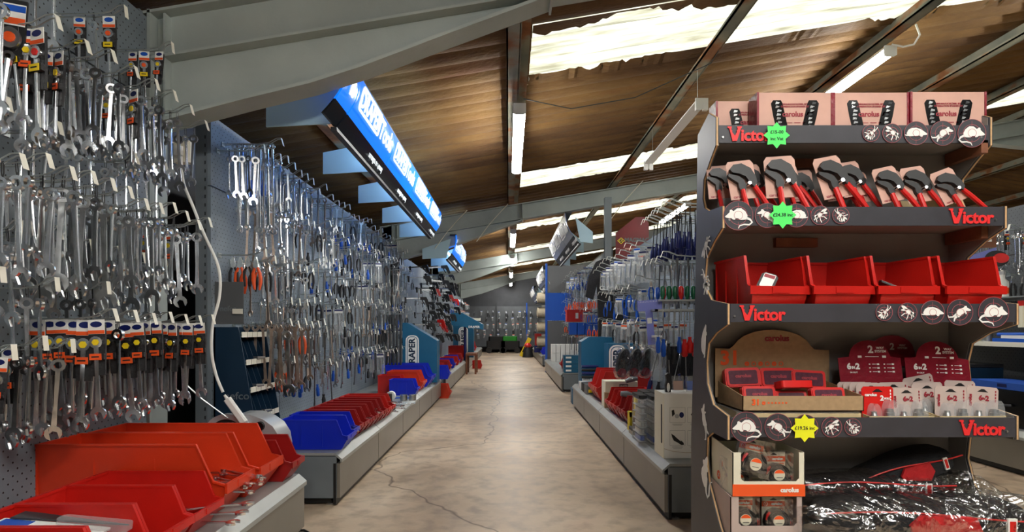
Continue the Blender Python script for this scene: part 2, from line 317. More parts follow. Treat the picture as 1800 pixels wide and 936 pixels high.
# ---------------------------------------------------------------- tube lights
def make_tube(lit, w_=.1):
    t = thing('tube_light', '', 'light'); Ln = 1.78
    b = MB().use('white'); b.prism([(-.035, .03), (.035, .03), (.05, 0), (-.05, 0)], 0, Ln, 'y'); b.build('batten', None, t)
    if lit:
        b = MB(); b.prism([(w_/2*math.cos(a), -.012+w_/2*math.sin(a)*.9) for a in [PI+PI*k/10 for k in range(11)]], .02, Ln-.02, 'y', sm=True); b.build('diffuser', 'tube_glow', t)
    for y in (-.015, Ln): b = MB().use('white'); b.prism([(-.052, .03), (.052, .03), (.052, -.05), (.03, -.062), (-.03, -.062), (-.052, -.05)], y, y+.015, 'y'); b.build('end_cap', None, t)
    if not lit:
        for y in (-.02, Ln-.01): b = MB().use('white'); b.box(-.05, -.01, y, y+.035, -.07, 0); b.box(.01, .05, y, y+.035, -.07, 0); b.build('lamp_holder', None, t)
    return t
TL = Once(lambda: make_tube(True))
for loc, lb in [((.09, 4.65, 2.85), 'lit tube lamp under the middle roof beam, nearest over the aisle'), ((.09, 10.6, 2.85), 'second lit tube lamp along the aisle, beyond the white rafter'),
    ((.09, 18.2, 2.85), 'farthest lit tube lamp over the end of the aisle'), ((.09, 14.4, 2.85), 'third lit tube lamp along the aisle, small in the distance'),
    ((3.25, 4.85, 3.42), 'lit tube lamp on a roof beam above the pink boxes'), ((3.25, 10.3, 3.3), 'lit tube lamp beyond the white rafter, right of the aisle'),
    ((.09, -2.4, 2.85), 'added fill tube lamp behind the viewer over the aisle'), ((.9, -.6, 2.98), 'added fill tube lamp overhead beside the viewer'), ((3.25, -1.0, 3.42), 'added fill tube lamp overhead at the right behind the viewer'), ((1.6, -2.2, 3.1), 'added fill tube lamp behind the viewer brightening the pest stand'), ((5.6, 3.6, 3.5), 'added fill tube lamp over the next aisle on the right'), ((6.6, 9.5, 3.7), 'far added fill tube lamp over the right-hand aisle'), ((.09, 22.3, 2.85), 'last tube lamp, added to brighten the far end wall')]:  # tubes on this line are added fill: behind viewer, next aisle, far wall
    TL(loc, (0, 0, 0), lb)
t = make_tube(False); t['label'] = 'unlit white lamp batten hanging on wires without a tube'; t.location = (1.6, 4.72, 2.92)
for y in (.1, 1.6): MB().tube([(0, y, .03), (0, y, .33)], .0015, 4).build('hanging_wire', 'wire', t)
b = MB().tube([(3.25, 6.0, 3.47)]+[tuple(Vector((3.25+.12*math.sin(a*PI/6)+.02*a, 4.85-.02, 3.46-.17*math.sin(a*PI/8)))) for a in range(0, 9)], .008, 6)
b = MB().tube([(3.26, 4.84, 3.46), (3.33, 4.8, 3.42), (3.42, 4.8, 3.44), (3.47, 4.8, 3.52), (3.45, 4.82, 3.62)], .008, 8); tag(b.build('lamp_cable', 'white'), 'white loop of cable at the near end of the right tube lamp', 'cable')
b = MB().tube([(.12, 4.6, 2.9), (.5, 4.55, 2.80), (1.0, 4.5, 2.87), (1.6, 4.5, 3.14), (1.66, 4.5, 3.24)], .004, 6); tag(b.build('lamp_cable', 'dark_metal'), 'thin dark cable sagging from the aisle lamp to the next beam', 'cable')
for i, (x, lb) in enumerate(((-1.0, 'thin cord looping down the white rafter at its left'), (-.35, 'thin pale cord draped over the white rafter, mid left'), (1.75, 'thin cord drooping over the white rafter near the stand'))):
    z = zraf(x); b = MB().tube([(x+.35, 8.9, z+.08), (x+.25, 8.88, z-.03), (x+.05, 8.88, z-.25), (x-.15, 8.88, z-.52)], .006, 5); tag(b.build('rafter_cord', 'offwhite'), lb, 'cord')

# ================================================================ GONDOLA SHELVING
def bay(name_lb, y0, y1, X, s, ztop, front, zt=.31, mats='peg_y', end=True, wx=None):
    """one bay: back board at X, goods side towards +s, plinth front at world x=front"""
    t = thing('shelving_bay', name_lb, 'shelving', (X, y0, 0)); Lb = y1-y0; f = front-X; g = .004
    def rb(b, a, c, *r): return b.box(min(a, c), max(a, c), *r)
    b = MB().use(mats); rb(b, 0, -s*.02, g, Lb-g, zt, ztop-.42); rb(b, 0, -s*.02, g, Lb-g, ztop-.412, ztop); b.build('back_board', None, t)
    for k, (ya, yb) in enumerate(((.003, .03), (Lb-.03, Lb-.003))):
        b = MB().use('grey_metal'); rb(b, -s*.02, -s*.09, ya, yb, 0, ztop+.03); b.use('black')
        for z in [zt+.1+.05*i for i in range(int((ztop-zt-.15)/.05))]: rb(b, -s*.03, -s*.036, ya-.0015 if k == 0 else yb, ya if k == 0 else yb+.0015, z, z+.02)
        b.build('upright', None, t)
    b = MB().use('plinth_top'); rb(b, 0, f-s*.04, g, Lb-g, zt-.015, zt)
    pr = [(f-s*.04, zt), (f, zt-.035), (f, zt-.055), (f-s*.01, zt-.055), (f-s*.01, zt-.04), (f-s*.04, zt-.015)]; b.prism(pr, g, Lb-g, 'y'); b.build('base_shelf', None, t)
    b = MB().use('plinth_front'); rb(b, f-s*.03, f-s*.012, .007, Lb-.007, .045, zt-.06); b.build('front_panel', None, t)
    if end:
        b = MB().use('grey_metal'); rb(b, -s*.015, f-s*.032, .004, .012, .045, zt-.02); b.build('end_panel', None, t)
    for xx in (.08, ): 
        b = MB().lathe([(.028, 0), (.028, .008), (.01, .02), (.01, .05)], 12, c=(f-s*xx, .05, 0)); b.build('foot', 'steel', t)
    b = MB(); rb(b, 0, f-s*.07, .03, Lb-.03, .008, .04); rb(b, f-s*.05, f-s*.034, .002, Lb-.002, .008, zt-.06); b.build('kick_board', 'black', t)
    return t
bay('near left pegboard bay with red bins, cut by the photo edge', .75, 1.82, -1.83, 1, 2.62, -1.02)
bay('near left pegboard bay full of spanners beside the steel column', 1.82, 2.88, -1.83, 1, 2.62, -1.02)
LB = ['with the long spanners, first beyond the steel column', 'second beyond the column, red bins below', 'third beyond the column, blue case on its base', 'fourth beyond the column, blue and orange bins', 'fifth beyond the column, by the teal display']
for k in range(5): bay('left pegboard bay '+LB[k], 3.34+k, 4.34+k, -1.75, 1, 2.3, -.98, end=(k == 0))
for k in range(3): bay('%s left bay beyond the white rafter, behind the clamps' % nth(k), 8.75+1.3*k, 10.05+1.3*k, -1.7, 1, 2.2, -.95, end=(k == 0))
for k in range(4): bay('%s left bay towards the far end of the aisle' % nth(k), 13.2+2*k, 15.2+2*k, -1.7, 1, 2.1, -.98, end=(k == 0))
for k in range(4): bay('right pegboard bay %s' % ['with the white picture box, nearest behind the pest stand', 'with clear cases and yellow holder on its base', 'with the red bins on its base', 'with the black shirt, last before the gap'][k], 3.08+1.1*k, 4.18+1.1*k, 1.6, -1, 2.05, .834, end=(k == 0))
for k in range(2): bay('%s right bay beyond the gap, stacked with blue cases' % nth(k), 9.2+2.05*k, 11.25+2.05*k, 1.6, -1, 2.3, .84, end=(k == 0))
for k in range(2): bay('%s right bay near the aisle end, by the beige sacks' % nth(k), 15.1+3*k, 18.1+3*k, 1.6, -1, 2.1, .88, end=(k == 0))
for k in range(3): bay('%s grey bay of the next aisle, right of the pest stand' % nth(k), 3.4+1.2*k, 4.6+1.2*k, 4.4, -1, 2.1, 3.6, end=False, mats='peg_dark')
# back wall boards
t = thing('wall_pegboard', 'grey pegboards on the far end wall full of tools', 'pegboard', (0, 24.3, 0))
for k, (x0, x1) in enumerate(((-2.2, -.55), (-.5, .75), (.8, 1.6))):
    b = MB().use('peg_x'); b.box(x0, x1, 0, .03, .25, 1.95); b.build('panel', None, t)
b = MB().use('blue'); b.box(.75, .8, -.03, .03, 0, 2.1); b.build('post', None, t); b = MB().use('dark_metal'); b.box(-.55, -.5, -.03, .03, 0, 2.1); b.build('post', None, t)
b = MB().use('dark_metal'); b.box(-2.2, 1.6, -.35, .03, .22, .25); b.build('base_shelf', None, t)

# ---------------------------------------------------------------- illuminated header signs
def sign(y0, n, X, s, zb, zt_, lb, lit=True, lean=.13, stub=False):
    t = thing('header_sign', lb, 'sign', (X, y0, 0)); PB = 'draper_blue' if lit else 'sign_dull'; WH = 'sign_white' if lit else 'white'
    def sec(u):  # curved fascia section, u 0..1 from bottom to top
        return (-(-s)*0+s*(lean*u+.05*math.sin(PI*u)), zb+(zt_-zb)*u)
    us = [k/8 for k in range(9)]
    for k in range(-1 if stub else 0, n):
        a, c = k*1.0+.006, k*1.0+.994
        if k < 0: a = -.22
        b = MB().use('black_gloss'); o = [sec(u*.24) for u in (0, .5, 1)]; o += [(p[0]-s*.012, p[1]) for p in o[::-1]]; b.prism(o, a, c, 'y'); b.build('black_strip', None, t)
        b = MB().use(PB); o = [sec(.24+.76*u) for u in us]; o += [(p[0]-s*.012, p[1]) for p in o[::-1]]; b.prism(o, a, c, 'y'); b.build('blue_panel', None, t)
        h = zt_-zb; p0 = sec(.62); tl = math.atan2(sec(.8)[0]-sec(.4)[0], sec(.8)[1]-sec(.4)[1])
        if k < 0:
            b = MB().use(WH); b.text('ls', (zt_-zb)*.56, Matrix.Translation((sec(.6)[0]+.006, -.11, sec(.6)[1])) @ Matrix.Rotation(tl, 4, 'Y') @ Matrix.Rotation(PI/2, 4, 'Z') @ FX, .003, .006, sx=.75); b.build('lettering', None, t); continue
        # lettering runs along +Y (left side) or -Y (right side)
        def PT(yy, u, off=.004):
            q = sec(u); B = Matrix.Rotation(PI/2 if s > 0 else -PI/2, 4, 'Z') @ FX
            return Matrix.Translation((q[0]+s*off, yy, q[1])) @ Matrix.Rotation(s*abs(tl) if True else 0, 4, 'Y') @ B
        hh = h*.24
        b = MB().use(WH); yc = a+.29 if s > 0 else c-.29; T = PT(yc, .62); rr = hh*.42
        def rrect(hw, hhh, r):
            o = []
            for (cx, cy, a0) in ((hw-r, hhh-r, 0), (-hw+r, hhh-r, PI/2), (-hw+r, -hhh+r, PI), (hw-r, -hhh+r, 1.5*PI)):
                o += [(cx+r*math.cos(a0+q*PI/8), cy+r*math.sin(a0+q*PI/8)) for q in range(5)]
            return o
        o1 = rrect(.25, hh*.98, rr); o2 = rrect(.235, hh*.98-.017, rr*.75); nn = len(o1)
        b.add([(p[0], p[1], z) for z in (-.001, .004) for p in o1] + [(p[0], p[1], z) for z in (-.001, .004) for p in o2],
              [(i+nn, (i+1) % nn+nn, (i+1) % nn+3*nn, i+3*nn) for i in range(nn)] + [(i, (i+1) % nn, (i+1) % nn+nn, i+nn) for i in range(nn)] + [(i+2*nn, (i+1) % nn+2*nn, (i+1) % nn+3*nn, i+3*nn) for i in range(nn)], T=T)
        b.text('DRAPER', h*.46, T, .003, .003, sx=.30/(h*.46*3.05)*1.34); b.text('Tools', h*.56, PT(yc+s*.45, .60), .003, .004, sx=.36/(h*.56*2.3)*1.05); b.build('lettering', None, t)
        b = MB().use(WH); b.text('Strength in Quality', h*.2, PT(a+.82 if s > 0 else c-.82, .12), .001, .0015, sx=.85); b.build('small_lettering', None, t)
    for k in range(n+1):                                          # bracket plates and the lit underside
        b = MB().use('canopy_panel'); yy = min(k*1.0, n-.01); dx = -s*(.40 if lit else .2)
        b.prism([(-s*.02, zb+.02), (dx, zb+.0), (dx, zb+.16), (s*.05, zt_-.06)], yy, yy+.01, 'y'); b.build('bracket', None, t)
    b = MB().use('dark_metal'); q = sec(1); b.box(min(q[0]-s*.1, q[0]), max(q[0]-s*.1, q[0]), 0, n, zt_-.003, zt_+.01); b.build('top_trim', None, t)
    b = MB().use('dark_metal'); b.box(min(-s*.03, s*.005), max(-s*.03, s*.005), 0, n, zb-.02, zb); b.build('bottom_trim', None, t)
    if lit: b = MB().use('canopy_glow'); b.lathe([(.016, .05), (.016, n-.05)], 8, 'y', c=(-s*.06, 0, zb+.17)); b.build('light_tube', None, t)
    return t
sign(3.26, 4, -.99, 1, 2.2, 2.51, 'long lit blue header sign with white lettering over the left shelving', True, stub=True)
sign(8.9, 2, -.95, 1, 2.12, 2.5, 'short lit blue header sign on the left beyond the white rafter', True)
sign(8.1, 3, 1.0, -1, 2.25, 2.68, 'unlit curved header sign over the right shelving', False, lean=.2)
sign(13.4, 3, 1.0, -1, 2.05, 2.5, 'second unlit header sign on the right, farther along', False, lean=.2)
sign(18.4, 3, 1.0, -1, 1.95, 2.4, 'farthest unlit header sign on the right', False, lean=.2)
# ================================================================ THE PEST-CONTROL DISPLAY STAND (right foreground)
SX0, SX1 = .75, 1.715
LIPS = [(2.03, 1.709, 1.772, 1), (1.97, 1.403, 1.468, 0), (1.925, 1.068, 1.13, 1), (1.925, .678, .744, 0)]   # front y, z0, z1, wordmark left?
stand = thing('display_stand', 'tall dark pest-control display stand with four shelves and red wordmarks', 'stand', (0, 0, 0))
prof = [(2.30, 0), (2.30, .6), (2.25, 1.2), (2.22, 1.80), (2.10, 1.84), (2.03, 1.80), (2.03, 1.70), (2.09, 1.66), (2.155, 1.61), (2.165, 1.54), (2.145, 1.50), (2.10, 1.48), (1.97, 1.47), (1.97, 1.395), (2.05, 1.36), (2.13, 1.31), (2.145, 1.24), (2.13, 1.19), (2.08, 1.15), (1.925, 1.13), (1.925, 1.06), (2.03, 1.03), (2.11, .99), (2.13, .92), (2.12, .84), (2.06, .77), (1.925, .75), (1.925, .67), (2.06, .67), (2.12, .64), (2.13, .56), (2.10, .47), (2.0, .36), (1.90, .27), (1.88, .15), (1.88, 0)]
for x, nm in ((SX0-.012, 'side_panel'), (SX1, 'side_panel')):
    b = MB().use('stand_black'); b.prism(prof, x, x+.012, 'x'); o = b.build(nm, None, stand)
    e = MB().use('ply_edge')                                     # pale plywood edge along the front
    pr = prof[4:]
    for i in range(len(pr)-1):
        (y0, z0), (y1, z1) = pr[i], pr[i+1]; e.add([(x+.003, y0-.0015, z0), (x+.009, y0-.0015, z0), (x+.009, y1-.0015, z1), (x+.003, y1-.0015, z1)], [(0, 1, 2, 3)])
    e.build('edge', None, o)
# grey inner faces of the side panels
for x in (SX0+.0005, SX1-.0025): b = MB().use('stand_grey'); b.prism([(y if y > 2.2 else y+.004, z) for y, z in prof], x, x+.002, 'x'); b.build('inner_lining', None, stand)
b = MB().use('stand_grey'); b.box(SX0, SX1, 2.215, 2.23, .1, 1.80); b.build('back_panel', None, stand)
for (yf, z0, z1, wl) in LIPS: b = MB().use('stand_grey'); b.box(SX0+.003, SX1-.003, yf+.012, 2.214, z0+.012, z0+.026); b.build('shelf_board', None, stand)
b = MB().use('stand_grey'); b.box(SX0+.003, SX1-.003, 1.9, 2.214, .305, .323); b.build('shelf_board', None, stand)
b = MB().use('stand_black'); b.box(SX0+.003, SX1-.003, 1.90, 1.912, .04, .30); b.build('plinth', None, stand)
for (yf, z0, z1, wl) in LIPS[:2]:
    b = MB().use('brown_wood'); b.box(1.03, 1.19, 2.19, 2.2135, z0-.055+.012, z0-.02+.012); b.build('batten', None, stand)
    b = MB().use('brown_wood'); b.box(SX1-.028, SX1-.004, 2.0+.03, 2.2, z0-.035, z0+.010); b.build('batten', None, stand)
# pest silhouettes in a unit circle
def ell(cx, cy, rx, ry, rot=0, n=14): return [(cx+rx*math.cos(a)*math.cos(rot)-ry*math.sin(a)*math.sin(rot), cy+rx*math.cos(a)*math.sin(rot)+ry*math.sin(a)*math.cos(rot)) for a in [2*PI*k/n for k in range(n)]]
def stroke(pts, ws):
    L_, R_ = [], []
    for i, p in enumerate(pts):
        a = Vector(pts[max(i-1, 0)]); c = Vector(pts[min(i+1, len(pts)-1)]); d = (c-a).normalized(); nrm = Vector((-d.y, d.x)); w_ = ws[i] if isinstance(ws, list) else ws
        L_.append(tuple(Vector(p)+nrm*w_)); R_.append(tuple(Vector(p)-nrm*w_))
    return [[L_[i], L_[i+1], R_[i+1], R_[i]] for i in range(len(pts)-1)]
def arc(cx, cy, r, a0, a1, n=8): return [(cx+r*math.cos(a0+(a1-a0)*k/n), cy+r*math.sin(a0+(a1-a0)*k/n)) for k in range(n+1)]
def icon(kind):
    if kind == 'rat': return [[(-.62, -.3), (-.66, 0), (-.5, .3), (-.2, .52), (.1, .5), (.35, .3), (.52, .42), (.62, .38), (.64, .22), (.85, .02), (.98, -.1), (.9, -.17), (.7, -.2), (.5, -.2), (.4, -.3), (.25, -.32), (.2, -.2), (0, -.22), (-.1, -.32), (-.3, -.33)]] + stroke([(-.6, -.2), (-.85, -.3), (-1.0, -.5), (-.8, -.68), (-.4, -.66), (-.1, -.75), (0, -.95)], [.09, .07, .06, .06, .05, .04, .02])
    if kind == 'mouse': return [[(-.35, -.2), (-.3, .1), (-.05, .3), (.25, .36), (.4, .52), (.52, .52), (.56, .38), (.8, .26), (.9, .16), (.75, .1), (.5, .12), (.3, -.08), (.1, -.2), (-.1, -.42), (-.25, -.4)]] + stroke([(-.3, -.15), (-.6, -.38), (-.95, -.4), (-1.0, -.25)], [.08, .06, .05, .03]) + stroke([(-.25, -.3), (-.45, -.5), (-.5, -.75)], [.12, .07, .04]) + stroke([(.42, .05), (.5, -.15)], [.07, .04])
    if kind == 'mole': return [[(-.8, -.25), (-.85, 0), (-.7, .3), (-.4, .46), (0, .48), (.4, .35), (.7, .15), (1.0, -.08), (.95, -.16), (.6, -.2), (.55, -.32), (.4, -.34), (.35, -.22), (-.1, -.25), (-.5, -.28)]] + stroke([(-.8, -.2), (-1.02, -.16)], [.06, .03])
    if kind == 'fly': return [ell(.12, .05, .42, .24, -.7), ell(.5, -.1, .18, .15, 0), ell(-.35, .5, .42, .16, -.6), ell(-.42, .28, .34, .12, .1)] + stroke([(-.1, -.1), (-.4, -.15), (-.7, -.4)], .045) + stroke([(.05, -.2), (0, -.5), (-.15, -.8)], .045) + stroke([(.3, -.2), (.45, -.45), (.4, -.75)], .045) + stroke([(.45, -.1), (.6, -.4), (.7, -.55)], .045)
    return [ell(.35, .3, .2, .16, .8), ell(.05, -.02, .3, .2, .8), ell(-.25, -.42, .42, .15, 1.1), ell(-.45, -.3, .4, .12, .6), ell(-.1, -.5, .36, .12, 1.5)] + stroke([(.4, .4), (.45, .65), (.4, .9)], .04) + stroke([(.5, .35), (.7, .5), (.8, .75)], .04) + stroke([(.0, .1), (-.2, .3), (-.45, .25)], .05) + stroke([(-.15, -.05), (-.5, -.02), (-.85, .1)], .05) + stroke([(.25, 0), (.4, -.25), (.4, -.5)], .05) + stroke([(.1, -.2), (.25, -.5), (.1, -.8)], .04)
def plate(b, polys, T, th=.0015, flip=False, s=1):
    for o in polys: b.prism([((-p[0] if flip else p[0])*s, p[1]*s) for p in o], -th, th, 'z', T)
VIC = [(-.48, .5), (-.2, .5), (-.2, .38), (-.13, .42), (-.1, .3), (.02, .27), (.14, .3), (.16, .42), (.24, .38), (.24, .5), (.5, .5), (.5, .42), (.42, .4), (.16, -.5), (-.1, -.5), (-.38, .4), (-.48, .42)]
VL = [(-.48, .5), (-.2, .5), (-.2, .4), (-.25, .3), (-.15, .2), (-.18, .12), (.02, -.15), (-.02, -.5), (-.14, -.5), (-.38, .38), (-.48, .4)]
VR = [(.5, .5), (.5, .42), (.44, .38), (.16, -.5), (-.02, -.5), (.02, -.15), (.16, .12), (.13, .2), (.22, .3), (.18, .4), (.18, .5)]
def wordmark(parent, x, yf, zc, h, mtext='victor_red'):
    b = MB().use(mtext); T = faceT((x, yf-.003, zc)); plate(b, [VL, VR], T, .0015, s=h)
    b.text('ictor', h*1.12, faceT((x+h*.42, yf-.003, zc-h*.13)), .0015, h*.035, 'LEFT', sx=1.02, space=.93); b.build('wordmark', None, parent)
for li, (yf, z0, z1, wl) in enumerate(LIPS):
    b = MB().use('stand_black'); b.box(SX0+.001, SX1-.001, yf, yf+.01, z0, z1)
    for k in range(44): # low embossed tread marks
        xx = SX0+.22+.6*R.random(); zz = R.uniform(z0+.01, z1-.01); a = R.choice((.6, -.6)); d = .008
        b.add([(xx-d*math.cos(a), yf-.0006, zz-d*math.sin(a)), (xx+d*math.cos(a), yf-.0006, zz+d*math.sin(a)), (xx+d*math.cos(a), yf-.0006, zz+d*math.sin(a)+.0014), (xx-d*math.cos(a), yf-.0006, zz-d*math.sin(a)+.0014)], [(0, 1, 2, 3)])
    lip = b.build('shelf_front', None, stand); zc = (z0+z1)/2
    if wl: xs_ = [(1530, 'wasp', 15), (1567, 'fly', 17), (1609, 'mole', 21), (1656, 'mouse', 22), (1707, 'rat', 25)] if li == 0 else [(1553, 'wasp', 15), (1594, 'fly', 17), (1638, 'mole', 21), (1686, 'mouse', 23), (1745, 'rat', 27)]
    else: xs_ = [(1297, 'rat', 26), (1348, 'mouse', 22), (1399, 'mole', 21), (1441, 'fly', 17), (1477, 'wasp', 15)] if li == 1 else [(1311, 'rat', 27), (1367, 'mouse', 24), (1415, 'mole', 22), (1461, 'fly', 18), (1498, 'wasp', 15)]
    for px_, kind, rr in xs_:
        x = (px_-894)/1000*yf; rad = rr/1000*yf; T = faceT((x, yf-.0015, zc+.002))
        b = MB().use('stand_black'); b.prism(ell(0, 0, rad, rad, n=32), -.0015, .0015, 'z', T); rd = b.build('round_badge', None, lip)
        b = MB().use('ring_pink')
        for q in (1, .62): b.ring(0, 0, rad*q, rad*q-.0013, .0016, .0022, 32, 'z', T)
        for a in range(4): ca, sa = math.cos(a*PI/2), math.sin(a*PI/2); b.prism([(rad*(u*ca-v_*sa), rad*(u*sa+v_*ca)) for u, v_ in ((.45, -.01), (.85, -.01), (.85, .01), (.45, .01))], .0016, .0022, 'z', T)
        b.use('icon_white'); plate(b, icon(kind), faceT((x, yf-.0045, zc+.002)), .0005, flip=not wl, s=rad*.93)
        b.use('ring_pink'); b.ring(0, 0, rad*.3, rad*.3-.0012, .0034, .0038, 20, 'z', T)
        b.build('pest_picture', None, rd) if False else b.build('pest_picture', None, lip)
    h = .052
    wordmark(lip, SX0+.055 if wl else SX1-.168, yf, zc, h)
    for x in (SX0+.014, SX1-.03): b = MB().use('steel'); b.lathe([(.004, 0), (.004, .003), (.002, .004)], 10, 'y', (x, 0, 0)); o = b.build('screw', None, stand); o.location = (0, yf-.0035, z0+.02)
# white pests on the outer side panel
for y, z, kind, rr in ((2.12, 1.35, 'fly', .045), (2.13, 1.22, 'wasp', .045), (2.14, 1.0, 'mole', .05), (2.14, .70, 'mouse', .055), (2.13, .50, 'rat', .06)):
    T = Matrix.Translation((SX0-.014, y, z)) @ Matrix.Rotation(-PI/2, 4, 'Z') @ FX @ Matrix.Rotation(1.4, 4, 'Z')
    b = MB().use('icon_white'); plate(b, icon(kind), T, .0008, s=rr*1.25); b.build('pest_picture', None, stand)
# price stars
def star(loc, m_, lines, lb, y=None):
    o = [((.047 if k % 2 == 0 else .034)*math.cos(PI/8*k+PI/2), (.047 if k % 2 == 0 else .034)*math.sin(PI/8*k+PI/2)) for k in range(16)]
    t = thing('price_star', lb, 'price tag', loc); b = MB().use(m_); b.prism(o, -.0005, .0005, 'z', FX); b.build('card', None, t)
    b = MB().use('ink'); 
    for i, s_ in enumerate(lines): b.text(s_, .0165, faceT((0, -.0015, .011-.024*i if len(lines) > 1 else 0), 0) @ Matrix.Shear('XY', 4, (.25, 0)), .0003, .0001)
    b.build('handwriting', None, t)
star((.951, 2.018, 1.732), 'neon_green', ['£15-00', 'inc Vat'], 'green star price tag on the top shelf front beside the red wordmark')
star((.943, 1.957, 1.437), 'neon_green', ['£24.38 inc'], 'green star price tag among the round badges of the second shelf')
star((.995, 1.912, .711), 'neon_yellow', ['£19.26 inc'], 'yellow star price tag on the lowest shelf front')

# ---- boxes on top
def pink_box(wd=.268, h=.165, dp=.07):
    t = thing('spanner_set_box', '', 'box'); b = MB().use('pink_card'); b.box(0, wd, 0, dp, 0, h); b.use('maroon'); b.box(-.004, .0035, -.002, dp, 0, h+.001); b.box(wd-.0035, wd+.004, -.002, dp, 0, h+.001); bx = b.build('carton', None, t)
    for sx_, c in ((1, .075), (-1, wd-.075)):
        def slot(d): return [(c+sx_*p[0], p[1]) for p in ((-.028-d, .125+d*.3), (-.02-d*.5, .137+d), (.008+d, .137+d), (.014+d, .125), (.042+d, 0), (.0-d, 0), (-.02-d, .08))]
        b = MB().use('black_gloss'); b.prism(slot(0), -.001, .002, 'y'); 
        for q in range(9):
            zz = .01+.014*q; b.use(R.choice(('chrome', 'steel', 'dark_metal'))); x0 = c+sx_*(.012-.16*zz)+R.uniform(-.006, .006); b.prism([(x0-.007, zz), (x0+R.uniform(.002, .01), zz+.002), (x0+.009, zz+.007), (x0-.004, zz+.010)], -.0018, 0, 'y')
        b.build('window', None, t)
    b = MB().use('maroon_ink'); b.text('MINI-MAULSCHLÜSSEL SET\nCOMBINATION SPANNER SET', .0085, faceT((wd/2, -.001, .118)), .0004, .0002, sx=.9)
    b.text('carolus', .026, faceT((wd/2-.008, -.001, .086)), .0004, .0008)
    for q in range(3): b.prism([(wd/2+.040+.008*q, .08), (wd/2+.044+.008*q, .08), (wd/2+.052+.008*q, .095), (wd/2+.046+.008*q, .095)], -.001, 0, 'y')
    b.box(wd/2-.03, wd/2-.01, -.001, 0, .054, .056); b.box(wd/2-.002, wd/2+.02, -.001, 0, .054, .0565); b.box(wd/2+.028, wd/2+.036, -.001, 0, .052, .058)
    for q in range(4): b.box(wd/2-.028+.016*q, wd/2-.023+.016*q, -.001, 0, .028, .038)
    b.build('print', None, t); return t
PB_ = Once(pink_box); zt = 1.735+.003
PB_((.905, 2.065, zt), (0, 0, .0), 'pink spanner set box, second from the left on top of the stand')
PB_((.785, 2.145, zt-.012+.012), (0, 0, 0), 'pink spanner set box set back at the left end of the stand top', sc=(.4, 1, 1) if False else None)
PB_((1.181, 2.065, zt), (0, 0, 0), 'pink spanner set box, third from the left on top of the stand')
PB_((1.458, 2.060, zt), (0, 0, 0), 'pink spanner set box at the right end of the stand top')

# ---- parts bin, opening towards -Y
def bin_mb(L_, W_, H_, m_, th=.004):
    """back at y=0.. L_, open front at y = -L_ side; centred in x"""
    b = MB().use(m_); w2 = W_/2; ti = .86
    side = [(0, 0), (-L_*.9, 0), (-L_*.98, H_*.28), (-L_, H_*.45), (-L_*.93, H_*.5), (-L_*.84, H_), (0, H_)]     # (y,z)
    def sidewall(sx_):
        n = len(side); vs = []
        for o in (0, th): vs += [(sx_*(w2*(.88+.12*min(1, z/H_*1.4))-o), y, z) for y, z in side]
        fs = [tuple(range(n)), tuple(range(2*n-1, n-1, -1))] + [(i, i+n, (i+1) % n+n, (i+1) % n) for i in range(n)]; b.add(vs, fs)
        # flange rim
        rim = side[3:]; 
        for i in range(len(rim)-1):
            (y0, z0), (y1, z1) = rim[i], rim[i+1]; xo = sx_*(w2+.004); xi = sx_*(w2-.006)
            b.add([(xo, y0, z0+.001), (xi, y0, z0+.001), (xi, y1, z1+.001), (xo, y1, z1+.001), (xo, y0, z0-.007), (xi, y0, z0-.007), (xi, y1, z1-.007), (xo, y1, z1-.007)], [(0, 1, 2, 3), (0, 3, 7, 4), (1, 5, 6, 2), (4, 7, 6, 5), (0, 4, 5, 1), (3, 2, 6, 7)])
        for q in (.3, .62): b.box(min(sx_*(w2*.96), sx_*(w2*.96+.004)), max(sx_*(w2*.96), sx_*(w2*.96+.004)), -L_*q-.002, -L_*q+.002, H_*.1, H_*.8)
    sidewall(1); sidewall(-1)
    b.box(-w2*.88, w2*.88, -L_*.9, 0, 0, th); b.box(-w2, w2, -th, 0, 0, H_); b.box(-w2-.004, w2+.004, -.008, .004, H_-.008, H_+.001)
    for (y0, z0), (y1, z1) in ((side[1], side[2]), (side[2], side[3])):
        wa, wb = w2*(.88+.12*min(1, z0/H_*1.4)), w2*(.88+.12*min(1, z1/H_*1.4))
        b.add([(-wa, y0, z0), (wa, y0, z0), (wb, y1, z1), (-wb, y1, z1), (-wa, y0+th, z0), (wa, y0+th, z0), (wb, y1+th, z1), (-wb, y1+th, z1)], [(0, 1, 2, 3), (4, 7, 6, 5), (3, 2, 6, 7), (0, 4, 5, 1)])
    return b
def bin_thing(L_, W_, H_, m_, band=True):
    t = thing('parts_bin', '', 'storage bin'); bin_mb(L_, W_, H_, m_).build('tray', None, t); w2 = W_/2
    b = MB().use(m_); b.box(-w2-.004, w2+.004, -L_-.004, -L_+.005, H_*.33, H_*.47); b.box(-w2*.3, w2*.3, -L_-.007, -L_-.004, H_*.35, H_*.45); b.build('label_ledge', None, t)
    return t
BINS = {}
def put_bin(L_, W_, H_, m_, loc, rz, lb, group=None):
    k = (L_, W_, H_, m_)
    if k not in BINS: BINS[k] = Once(lambda: bin_thing(*k))
    return BINS[k](loc, (0, 0, rz), lb, group)
zs = 1.097
for i, (x, rz, lb) in enumerate(((.892, .14, 'red parts bin at the left end of the third shelf of the stand'), (1.118, .10, 'red parts bin, second from the left on the third shelf of the stand'), (1.342, .08, 'red parts bin, third from the left on the third shelf of the stand'), (1.568, .10, 'red parts bin at the right end of the third shelf of the stand'))):
    put_bin(.24, .215, .20, 'red_bin', (x, 2.175, zs), rz, lb)
